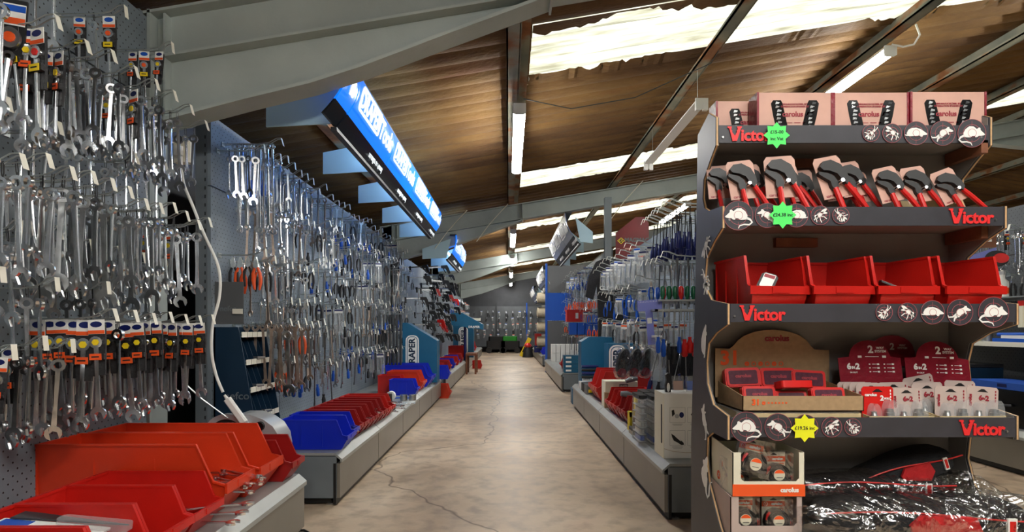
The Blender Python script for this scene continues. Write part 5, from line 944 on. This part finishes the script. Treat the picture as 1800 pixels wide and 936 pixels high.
# items on the box: black and white handle, clear tubes
t = thing('knife_handle', 'black and white moulded handle standing on the picture box', 'tool', (.915, 3.27, ZB+Hh+.001)); b = MB().use('rubber'); b.prism([(-.014, 0), (.014, 0), (.017, .04), (.012, .075), (.018, .1), (.0, .112), (-.014, .1), (-.01, .07), (-.016, .04)], -.012, .012, 'y'); b.build('body', None, t); b = MB().use('white'); b.prism(ell(0, .028, .009, .026), -.014, -.0115, 'y'); b.build('inlay', None, t)
for i in range(3): 
    t = thing('clear_pack', 'clear pack with %s insert on the picture box, %s' % (('pink', 'blue', 'orange')[i], ('left', 'middle', 'right')[i]), 'package', (.985+.08*i, 3.3, ZB+Hh+.001), rot=(-.2, 0, 0)); b = MB().use('clearish'); b.bbox(-.035, .035, -.01, .01, 0, .09, .008); b.build('pack', None, t); b = MB().use(('pink_card', 'skin_case', 'orange')[i]); b.box(-.028, .028, -.003, .0, .008, .06); b.build('insert', None, t)
def clear_case(n):
    t = thing('divider_case', '', 'case'); b = MB().use('clearish'); b.bbox(0, .05, 0, .2, 0, .30, .006); b.build('shell', None, t)
    b = MB().use('silver_paint')
    for q in range(7): b.box(.004, .046, -.003, .198, .01+.044*q, .013+.044*q)
    b.build('dividers', None, t); b = MB().use('black'); b.bbox(.0, .052, -.004, .204, .285, .305, .006); b.build('handle', None, t)
    for q in range(5): b = MB().use(R.choice(('navy', 'black', 'blue', 'steel', 'dark_metal'))); b.bbox(.012, .038, .004, .17, .016+.044*q, .042+.044*q, .006); b.build('contents', None, t)
    return t
CC = Once(lambda: clear_case(0))
for i, (x, y) in enumerate(((.83, 3.62), (.895, 3.56), (.90, 3.80), (.965, 3.78), (1.06, 3.6), (1.08, 3.84), (1.2, 3.84))): CC((x, y, ZB), (0, 0, R.uniform(-.04, .04)), 'clear divider case standing on the right shelf, %s of the cluster behind the picture box' % nth(i))
t = thing('yellow_holder', 'yellow open plastic holder on the right shelf before the red bins', 'holder', (.86, 4.04, ZB)); b = MB().use('yellow'); b.box(0, .1, 0, .012, 0, .012); b.box(0, .1, 0, .012, .1, .135); b.box(0, .022, 0, .08, 0, .135); b.box(.078, .1, 0, .08, 0, .135); b.box(0, .1, .068, .08, 0, .135); b.build('frame', None, t); b = MB().use('brown_wood'); b.box(.03, .07, .02, .06, .001, .09); b.build('core', None, t)
t = thing('blue_yellow_pack', 'blue and yellow upright pack behind the yellow holder', 'package', (.94, 4.22, ZB)); b = MB().use('yellow'); b.bbox(0, .05, 0, .06, 0, .22, .005); b.use('navy'); b.bbox(.02, .12, -.01, .07, 0, .205, .01); b.build('body', None, t)
t = thing('black_tin', 'black hinged tin lying at the right shelf edge', 'tin', (.845, 3.86, ZB)); b = MB().use('black_gloss'); b.bbox(0, .10, 0, .15, 0, .028, .01); b.build('base', None, t); b = MB().use('rubber'); b.bbox(0, .10, 0, .15, .029, .045, .01); b.build('lid', None, t)
for i in range(5): rbin(4.32+.165*i, .36, .15, .2, 'red_bin' if i > 1 else 'dark_red_bin', .885-.004*i, 'red parts bin, %s in the tight row on the right shelf' % nth(i))
for i in range(2): rbin(5.62+.3*i, .55, .27, .3, 'red_bin', .87, 'large bright red bin on the right shelf, %s of two' % ('nearer', 'farther')[i])
t = thing('white_display_box', 'white open box with small dark badge before the large red bins', 'box', (.89, 5.24, ZB)); b = MB().use('offwhite'); b.bbox(0, .3, 0, .2, 0, .24, .004); b.build('carton', None, t); b = MB().use('black'); b.bbox(.13, .21, -.003, 0, .18, .215, .001); b.use('offwhite'); b.text('DRAPER', .025, faceT((.17, -.0045, .1975)), .0005, .0006, sx=.8); b.build('badge', None, t); b = MB().use('kraft'); b.bbox(-.01, .1, -.03, .01, 0, .14, .003); b.build('kraft_sleeve', None, t)
t = thing('grey_grip', 'grey rubber grip poking from the red bins on the right', 'tool', (.96, 4.62, .50), rot=(0, .2, 0)); b = MB().use('grey_metal'); b.tube([(-.05, 0, 0), (0, 0, .01), (.06, 0, .004)], [.02, .026, .018], 10); b.build('grip', None, t)
t = thing('grey_grip', 'second grey grip lying on top of the farther red bins', 'tool', (1.12, 5.2, .565), rot=(0, -.2, 0)); b = MB().use('grey_metal'); b.tube([(-.05, 0, 0), (0, 0, .01), (.06, 0, .004)], [.02, .026, .018], 10); b.build('grip', None, t)
for i in range(3):
    t = thing('boxed_tool', 'flat %s boxed tool on the right shelf beyond the red bins, %s of three' % (('grey', 'black', 'white')[i], nth(i)), 'box', (.86, 6.27+.25*i, ZB)); b = MB().use(('plate', 'rubber', 'white')[i]); b.bbox(0, .22, 0, .22, 0, .10-.01*i, .01); b.build('case', None, t); b = MB().use('yellow' if i == 0 else 'dark_metal'); b.bbox(.02, .08, -.02, 0, .02, .05, .005); b.build('clasp', None, t)
t = thing('black_socket_set', 'dark blue and black socket rails standing before the teal column', 'tool', (.98, 6.85, ZB+.11)); 
for q in range(4): b = MB().use('navy' if q % 2 else 'black'); b.lathe([(.018, -.1), (.02, 0), (.018, .1)], 10, 'x', (.0, 0, .03+.042*q)); b.build('rail', None, t)
# stacked blue cases beyond
def stackcase(m_='teal'):
    t = thing('stacked_case', '', 'case'); b = MB().use(m_); b.bbox(0, .32, 0, .24, 0, .068, .008); b.build('shell', None, t); b = MB().use('white'); b.box(.03, .12, -.001, 0, .02, .05); b.build('label', None, t); return t
SC = Once(stackcase)
for a in range(2):
    for q in range(4+a): SC((.9+.34*a, 9.25, ZB+.001+.07*q), (0, 0, 0), 'blue flat case, %s up in the %s stack beyond the gap' % (nth(q), ('left', 'right')[a]))
for q in range(3): SC((.87, 7.75, .001+.07*q), (0, 0, 0), 'blue flat case stacked on the floor at the right gap, %s from the bottom' % nth(q))
for i in range(6):
    t = thing('white_carton', 'small white carton, %s along the %s tier on the right shelf far end' % (nth(i % 3), ('lower', 'upper')[i // 3]), 'carton', (.92+.2*(i % 3), 12.2, ZB+.001+.19*(i // 3))); b = MB().use('white'); b.bbox(0, .19, 0, .2, 0, .185, .004); b.build('carton', None, t); b = MB().use('plate'); b.box(.09, .1, -.002, 0, .0, .185); b.build('tape', None, t)
put_bin(.42, .3, .2, 'red_bin', (1.35, 10.3, ZB), -PI/2, 'red bin beyond the blue cases on the far right shelf'); put_bin(.42, .3, .2, 'blue_bin', (1.3, 15.6, ZB), -PI/2, 'blue bin on the distant right shelf'); 
t = thing('red_machine', 'red boxed machine on a bracket among the right bays', 'machine', (1.25, 10.2, 1.15)); b = MB().use('red'); b.bbox(-.2, .25, 0, .3, 0, .22, .02); b.build('body', None, t); b = MB().use('steel'); b.box(-.25, .34, 0, .32, -.03, 0); b.build('shelf', None, t); b = MB().use('white'); b.box(-.05, .0, -.003, 0, .06, .16); b.build('label', None, t)
for i in range(4): t = thing('blue_box', 'blue boxed tool on a mid shelf beyond the gap, %s from left' % nth(i), 'box', (1.02+.13*i, 9.5, .93)); b = MB().use('blue'); b.bbox(0, .12, 0, .2, 0, .2, .005); b.build('carton', None, t); b = MB().use('dark_metal'); b.box(-.01, .13, 0, .22, -.012, -.001); b.build('shelf', None, t)
# end panel grey / blue / grey at the far right
t = thing('end_board', 'tall end board in grey, blue and grey facing the aisle', 'board', (.86, 13.35, 0)); b = MB().use('plate'); b.box(.05, .95, 0, .03, .3, 1.2); b.build('lower_panel', None, t); b = MB().use('blue'); b.box(.05, .95, 0, .03, 1.21, 1.86); b.build('blue_panel', None, t); b = MB().use('plate'); b.box(.05, .95, 0, .03, 1.87, 2.5); b.build('upper_panel', None, t); b = MB().use('blue'); b.box(0, .05, -.02, .04, 0, 2.55); b.build('post', None, t)
row('hooks on the grey and blue end board', 1.8, -1, 2.0, (13.1, 13.2), 3, .36, ['bgw'], x0=.1)
# tee shirt, banner, posts at the end of the right run
t = thing('black_shirt', 'black work shirt with white lettering hanging at the end of the right bays', 'shirt', (1.36, 7.55, 1.0)); b = MB().use('fabric_black')
o = [(-.17, -.1), (.17, -.1), (.18, .45), (.19, .62), (.24, .42), (.34, .46), (.30, .72), (.2, .92), (.08, .97), (0, .94), (-.08, .97), (-.2, .92), (-.30, .72), (-.34, .46), (-.24, .42), (-.19, .62), (-.18, .45)]
b.prism(o, -.035, .035, 'y'); b.build('fabric', None, t); b = MB().use('white'); b.text('carolus', .11, faceT((0, -.038, .58)), .0005, .003); b.text('WORKWEAR', .045, faceT((.03, -.038, .50)), .0005, .001); b.build('lettering', None, t)
t = thing('banner', 'dark red tool banner with yellow diamond badge high on the right', 'banner', (1.62, 8.6, 2.0)); b = MB().use('magenta_dark'); b.prism([(0, 0), (.5, 0), (.5, .62), (.44, .72), (.3, .72), (0, .48)], 0, .012, 'y'); b.build('sheet', None, t); b = MB().use('dark_metal'); b.box(.44, .48, .013, .05, -2.0, .6); b.build('pole', None, t)
b = MB().use('yellow'); T = Matrix.Translation((.08, -.004, .36)) @ FX; dd = [(-.06, 0), (0, -.05), (.06, 0), (0, .05)]; b.prism(dd, 0, .001, 'z', T); b.use('black'); b.prism([(p[0]*.72, p[1]*.72) for p in dd], .0012, .002, 'z', T); b.use('yellow'); b.text('CK', .045, Matrix.Translation((.08, -.008, .36)) @ FX, .0005, .001); b.build('badge', None, t)
b = MB().use('plate'); b.text('MAGMAG', .085, faceT((.32, -.004, .37)), .0005, .004); b.use('pink_card'); b.box(.02, .06, -.003, 0, .235, .241); b.box(.14, .4, -.003, 0, .228, .248); b.build('lettering', None, t)
struct(MB().use('grey_metal').box(1.44, 1.54, 8.5, 8.6, 0, 3.0).build('post')); bpy.data.objects['post']['kind'] = 'structure'
# ---- screwdriver display ledges in the nearest right bay
t = thing('screwdriver_ledge', 'narrow grey shelf holding upright coloured screwdrivers, right bays', 'shelf', (1.07, 3.95, 1.245)); b = MB().use('plinth_top'); b.box(-.02, .4, 0, .5, -.012, 0); b.build('shelf', None, t)
cols = ['green', 'green', 'green', 'red', 'green', 'green', 'green', 'blue', 'red', 'rubber', 'green', 'red', 'blue', 'rubber']
HS = {}
for i, c in enumerate(cols):
    if c not in HS: HS[c] = Once(lambda c=c: screwdriver(.24, c, hr=.017))
    HS[c]((1.08+.043*(i % 7), 3.99+.13*(i // 7), 1.10), (0, 0, 0) if False else (PI, 0, 0), '%s-handled screwdriver standing on the grey ledge, %s in the %s row' % (c.replace('rubber', 'black'), nth(i % 7), ('front', 'back')[i // 7]))
t = thing('tool_rack', 'hanging rack bar with blue and red screwdrivers, nearest right bay', 'rack', (1.02, 3.9, 1.16)); b = MB().use('plinth_top'); b.box(-.02, .44, -.02, .0, 0, .015); b.box(-.02, .44, .2, .22, 0, .015); b.box(-.02, -.0, -.02, .22, 0, .015); b.build('bar', None, t)
for i in range(11):
    kd = ('sdb', 'sdb', 'sdk', 'sdk', 'sdb', 'sdr', 'sdr', 'sdr', 'sdk', 'sdb', 'sdr')[i]
    K[kd][0]((1.02+.036*i, 3.88, 1.165), (0, 0, 0), '%s hanging from the rack bar, %s from the aisle' % (K[kd][1], nth(i)), None, 1.12+.1*(i % 2))
for i in range(9): K['sdk' if i % 3 else 'sdn'][0]((1.06+.04*i, 4.05, .86+.02*(i % 2)), (0, R.uniform(-.3, .3), 0), 'dark screwdriver in the lower hanging cluster, %s from the aisle' % nth(i), None, 1.1)
# clear bagged discs and black pouches
for i in range(3):
    t = thing('bagged_disc', 'clear bagged dark oval pack hanging on the right, %s of three' % nth(i), 'package', (.98+.11*i, 4.75+.05*i, .88), rot=(0, .22, .3)); b = MB().use('rubber'); b.prism(ell(0, -.13, .055, .12, n=22), -.02, .02, 'y'); b.use('maroon'); b.prism(ell(0, -.21, .04, .035, n=16), -.022, .022, 'y'); b.build('contents', None, t); b = MB().use('film'); b.prism(ell(0, -.12, .075, .15, n=22), -.028, .028, 'y'); b.build('clear_bag', None, t)
for i in range(3):
    t = thing('tool_pouch', 'black tool pouch hanging low on the right board, %s of three' % nth(i), 'pouch', (1.30+.11*i, 4.5, .90)); b = MB().use('fabric_black'); b.prism([(-.045, 0), (.045, 0), (.05, -.2), (.03, -.33), (-.03, -.33), (-.05, -.2)], -.02, .02, 'y'); b.build('pouch', None, t); b = MB().use('dark_metal'); b.box(-.03, .03, -.023, -.02, -.06, -.045); b.build('strap', None, t)
t = thing('clear_tub', 'tall frosted clear tub standing by the screwdrivers on the right', 'tub', (1.0, 3.95, .68)); b = MB().use('clearish'); b.bbox(0, .075, 0, .07, 0, .3, .015); b.build('tub', None, t); b = MB().use('white'); b.bbox(.005, .07, .005, .065, .3, .315, .01); b.build('lid', None, t)
t = thing('lilac_label', 'lilac T-shaped shelf label beside the screwdriver rack', 'label', (1.02, 4.0, 1.20), rot=(0, -.08, -.1)); b = MB().use('lilac'); b.box(-.11, .06, 0, .003, -.03, .045); b.box(-.06, -.01, 0, .003, -.27, -.03); b.build('card', None, t); b = MB().use('white'); 
for q in range(14): b.box(-.10+.011*q, -.097+.011*q, -.001, 0, .03, .034+.004*(q % 2))
b.box(-.052, -.02, -.001, 0, -.12, -.08); b.build('print', None, t)

# ---------------------------------------------------------------- far end of the aisle
def sack(i):
    t = thing('beige_sack', 'beige sack with white packs on it, %s tier down at the right far end' % nth(i), 'sack', (1.15, 16.4, 1.9-.42*i)); b = MB().use('beige'); b.lathe([(.05, -.34), (.15, -.32), (.17, 0), (.15, .32), (.05, .34)], 14, 'x'); b.build('body', None, t)
    b = MB().use('dark_metal'); b.box(-.36, .4, -.2, .2, -.19, -.17); b.build('shelf', None, t); b = MB().use('white'); b.bbox(-.2, .1, -.1, .1, .15, .22, .03); b.build('packs', None, t)
for i in range(4): sack(i)
t = thing('red_container', 'red boxy open container on the far right shelf', 'container', (1.0, 16.9, ZB)); b = MB().use('dark_red_bin'); b.prism([(-.2, 0), (.2, 0), (.24, .55), (-.22, .55)], 0, .35, 'y'); b.build('body', None, t); b = MB().use('navy'); b.bbox(-.24, .26, -.1, .0, 0, .2, .01); b.build('front', None, t)
t = thing('yellow_level', 'yellow tool leaning by the far right corner', 'tool', (.42, 20.2, 0), rot=(0, .45, 0)); b = MB().use('yellow'); b.bbox(-.06, .08, -.04, .04, 0.03, .75, .01); b.build('body', None, t); b = MB().use('black'); b.bbox(-.03, .05, -.045, -.04, .2, .5, .005); b.build('slots', None, t)
t = thing('red_cap_item', 'red-topped black item beside the yellow tool', 'tool', (.68, 20.0, 0)); b = MB().use('rubber'); b.lathe([(.2, 0), (.16, .2), (.1, .35)], 12); b.build('base', None, t); b = MB().use('red'); b.lathe([(.1, .35), (.14, .42), (.06, .5)], 12); b.build('cap', None, t)
for i, (x, c) in enumerate(((-.3, 'rubber'), (.25, 'machine_green'))):
    t = thing('floor_machine', '%s machine on the floor at the far end of the aisle' % ('black wheeled', 'green and black')[i], 'machine', (x-.2, 23.4, 0)); b = MB().use('rubber'); b.bbox(-.4, .4, -.3, .3, .15, .5, .05)
    b.build('body', None, t); b = MB().use(c); b.bbox(-.32, .3, -.25, .25, .5, .68, .06); b.build('cover', None, t)
    for q in (-.3, .3): b = MB().use('black'); b.lathe([(.12, -.04), (.12, .04)], 16, 'y', (q, -.32, .12)); b.build('wheel', None, t)
t = thing('blue_locker', 'narrow blue cabinet at the far end beside the pegboards', 'cabinet', (1.7, 23.6, 0)); b = MB().use('blue'); b.bbox(0, .35, 0, .3, 0, 1.2, .01); b.build('body', None, t); b = MB().use('white'); b.box(-.05, .5, -.05, .3, 1.2, 1.24); b.build('top', None, t)
t = thing('display_bench', 'small wooden trestle at the left aisle edge far away', 'bench', (-.84, 13.0, 0)); b = MB().use('brown_wood'); b.box(-.12, .12, -.3, .3, .42, .47); b.build('top', None, t)
for a in (-.1, .1):
    for c in (-.25, .25): b = MB().use('brown_wood'); b.box(a-.02, a+.02, c-.02, c+.02, 0, .42); b.build('leg', None, t)
t = thing('blue_canopy_stand', 'blue stand with sloping white-edged top on the left far along', 'stand', (-1.0, 12.85, 0)); b = MB().use('teal'); b.prism([(-.3, 1.1), (.42, 1.0), (.42, 1.12), (-.05, 1.38), (-.3, 1.38)], 0, .5, 'y'); b.build('canopy', None, t); b = MB().use('navy'); b.lathe([(.03, .3), (.03, 1.1)], 10, c=(0, .2, 0)); b.build('pole', None, t); b = MB().use('white'); b.text('DRAPER', .07, faceT((.22, -.003, 1.06)), .001, .002); b.build('lettering', None, t); b = MB().use('offwhite'); b.bbox(.0, .35, .1, .4, 1.2, 1.26, .01); b.build('papers', None, t)
t = thing('brown_carton', 'plain brown carton on the far left shelf', 'carton', (-1.35, 14.3, ZB)); b = MB().use('kraft'); b.bbox(0, .35, 0, .3, 0, .9, .005); b.build('carton', None, t); b = MB().use('kraft_light'); b.box(.16, .19, -.002, 0, 0, .9); b.build('tape', None, t)
for i in range(5): t = thing('floor_bin_goods', 'small red container on the floor far along the left edge, %s' % nth(i), 'container', (-.78, 14.6+1.4*i, 0.0)) if i < 1 else None; 
put_bin(.24, .3, .2, 'red_bin', (-.92, 14.6, .001), PI/2, 'small red bin on the floor far along the left edge')
bpy.data.objects.remove(bpy.data.objects['floor_bin_goods'])

# ---------------------------------------------------------------- next aisle to the right of the stand
t = thing('upper_shelf', 'white shelf on the grey board right of the stand', 'shelf', (3.95, 3.6, .93)); b = MB().use('white'); b.box(0, .44, 0, 3.2, -.03, 0); b.build('board', None, t); b = MB().use('tag'); b.box(-.006, 0, 0, 3.2, -.034, .004); b.build('edge_strip', None, t)
for i in range(5): t = thing('spray_bottle', 'white spray bottle with orange label on the shelf, %s right of the stand' % nth(i), 'bottle', (4.12+.03*(i % 2), 4.75+.14*i, 1.30)); b = MB().use('white'); b.lathe([(.045, 0), (.045, .13), (.02, .16), (.02, .19)], 14); b.build('bottle', None, t); b = MB().use('orange'); b.lathe([(.0455, .03), (.0455, .08)], 14); b.build('label', None, t); b = MB().use('silver_paint'); b.lathe([(.024, .19), (.024, .22)], 12); b.build('cap', None, t)
t = thing('glass_shelf', 'thin wire shelf under the spray bottles right of the stand', 'shelf', (4.0, 4.2, 1.298)); b = MB().use('wire'); b.box(0, .39, 0, 1.6, -.01, 0); b.build('wires', None, t)
t = thing('folded_trousers', 'blue and white plastic packs lying on the white shelf', 'package', (4.05, 4.45, .932)); b = MB().use('blue'); b.bbox(-.08, .25, -.2, .25, 0, .03, .03); b.build('pack', None, t); b = MB().use('white'); b.bbox(-.06, .2, -.12, .2, .03, .055, .04); b.build('upper_pack', None, t); b = MB().use('blue'); b.tube([(-.1, -.2, .03), (0, 0, .065), (-.05, .2, .06)], .016, 6); b.build('handle', None, t)
for i in range(7): t = thing('glass_jar', 'small jar on the white shelf, %s beyond the blue packs' % nth(i), 'jar', (4.08, 4.85+.11*i, .932)); b = MB().use('offwhite' if i % 2 else 'steel'); b.lathe([(.04, 0), (.04, .09)], 12); b.build('jar', None, t); b = MB().use('dark_metal' if i % 3 else 'orange'); b.lathe([(.038, .09), (.038, .11)], 12); b.build('lid', None, t)
for i in range(2): t = thing('green_tube', 'pale grey-green tube pack standing right of the stand, %s' % ('nearer', 'farther')[i], 'package', (4.05, 4.35+.12*i, 1.05)); b = MB().use('offwhite'); b.bbox(-.03, .03, -.03, .03, 0, .2, .01); b.build('pack', None, t); b = MB().use('red'); b.bbox(-.031, .031, -.031, .031, .17, .21, .01); b.build('cap', None, t)
t = thing('hanging_tape', 'black and red tape measure on a hook high right of the stand', 'tape measure', (4.05, 4.72, 1.62), rot=(0, .3, -.8)); b = MB().use('rubber'); b.prism(ell(0, 0, .075, .065, n=20), -.03, .03, 'y'); b.build('body', None, t); b = MB().use('red'); b.prism(ell(.03, .01, .05, .04, n=16), -.033, -.028, 'y'); b.build('badge', None, t); b = MB().use('black'); b.tube([(-.06, -.02, -.02), (-.05, -.02, -.1), (.02, -.02, -.2)], .006, 6); b.build('strap', None, t)
t = thing('spanner_card', 'brown and blue header card hanging above the tape measure', 'card', (4.0, 4.8, 1.72), rot=(0, 0, -.5)); b = MB().use('brown_wood'); b.box(-.09, .09, 0, .003, .0, .11); b.use('lilac'); b.prism([(-.09, -.1), (.09, -.1), (.09, 0), (-.09, -.06)], 0, .003, 'y'); b.use('white'); b.box(-.06, .06, -.001, 0, .05, .07); b.build('card', None, t)
t = thing('flat_blue_case', 'flat blue tool case on the base stack right of the stand', 'case', (3.72, 4.0, .585)); b = MB().use('skin_case'); b.bbox(0, .34, 0, .62, 0, .05, .02); b.build('shell', None, t); b = MB().use('navy'); b.box(-.002, 0, .25, .33, .015, .04); b.build('latch', None, t)
t = thing('black_case', 'tall black case under the flat blue case', 'case', (3.72, 4.0, ZB)); b = MB().use('black_gloss'); b.bbox(0, .36, 0, .62, 0, .27, .03); b.build('shell', None, t); b = MB().use('dark_metal'); b.tube([(-.01, .2, .16), (-.04, .22, .16), (-.04, .4, .16), (-.01, .42, .16)], .01, 6); b.build('handle', None, t)
t = thing('black_case', 'dark flat case behind the flat blue case', 'case', (3.75, 4.75, ZB)); b = MB().use('dark_teal'); b.bbox(0, .4, 0, .5, 0, .40, .02); b.build('shell', None, t); b = MB().use('rubber'); b.bbox(.0, .4, 0, .5, .405, .43, .02); b.build('lid', None, t)
t = thing('black_flask', 'black flask standing on the blue case at the right edge', 'flask', (3.8, 4.05, .64)); b = MB().use('rubber'); b.lathe([(.04, 0), (.04, .2), (.03, .22), (.03, .26)], 14); b.build('body', None, t); b = MB().use('dark_metal'); b.lathe([(.033, .26), (.033, .29)], 14); b.build('cap', None, t)
t = thing('warning_label_case', 'black case with yellow triangle label at the right photo edge', 'case', (3.62, 3.62, ZB)); b = MB().use('black_gloss'); b.bbox(0, .3, 0, .3, 0, .22, .02); b.build('shell', None, t); b = MB().use('yellow'); b.prism([(.12, .15), (.2, .15), (.16, .22)], -.003, -.001, 'x'); b.build('label', None, t)
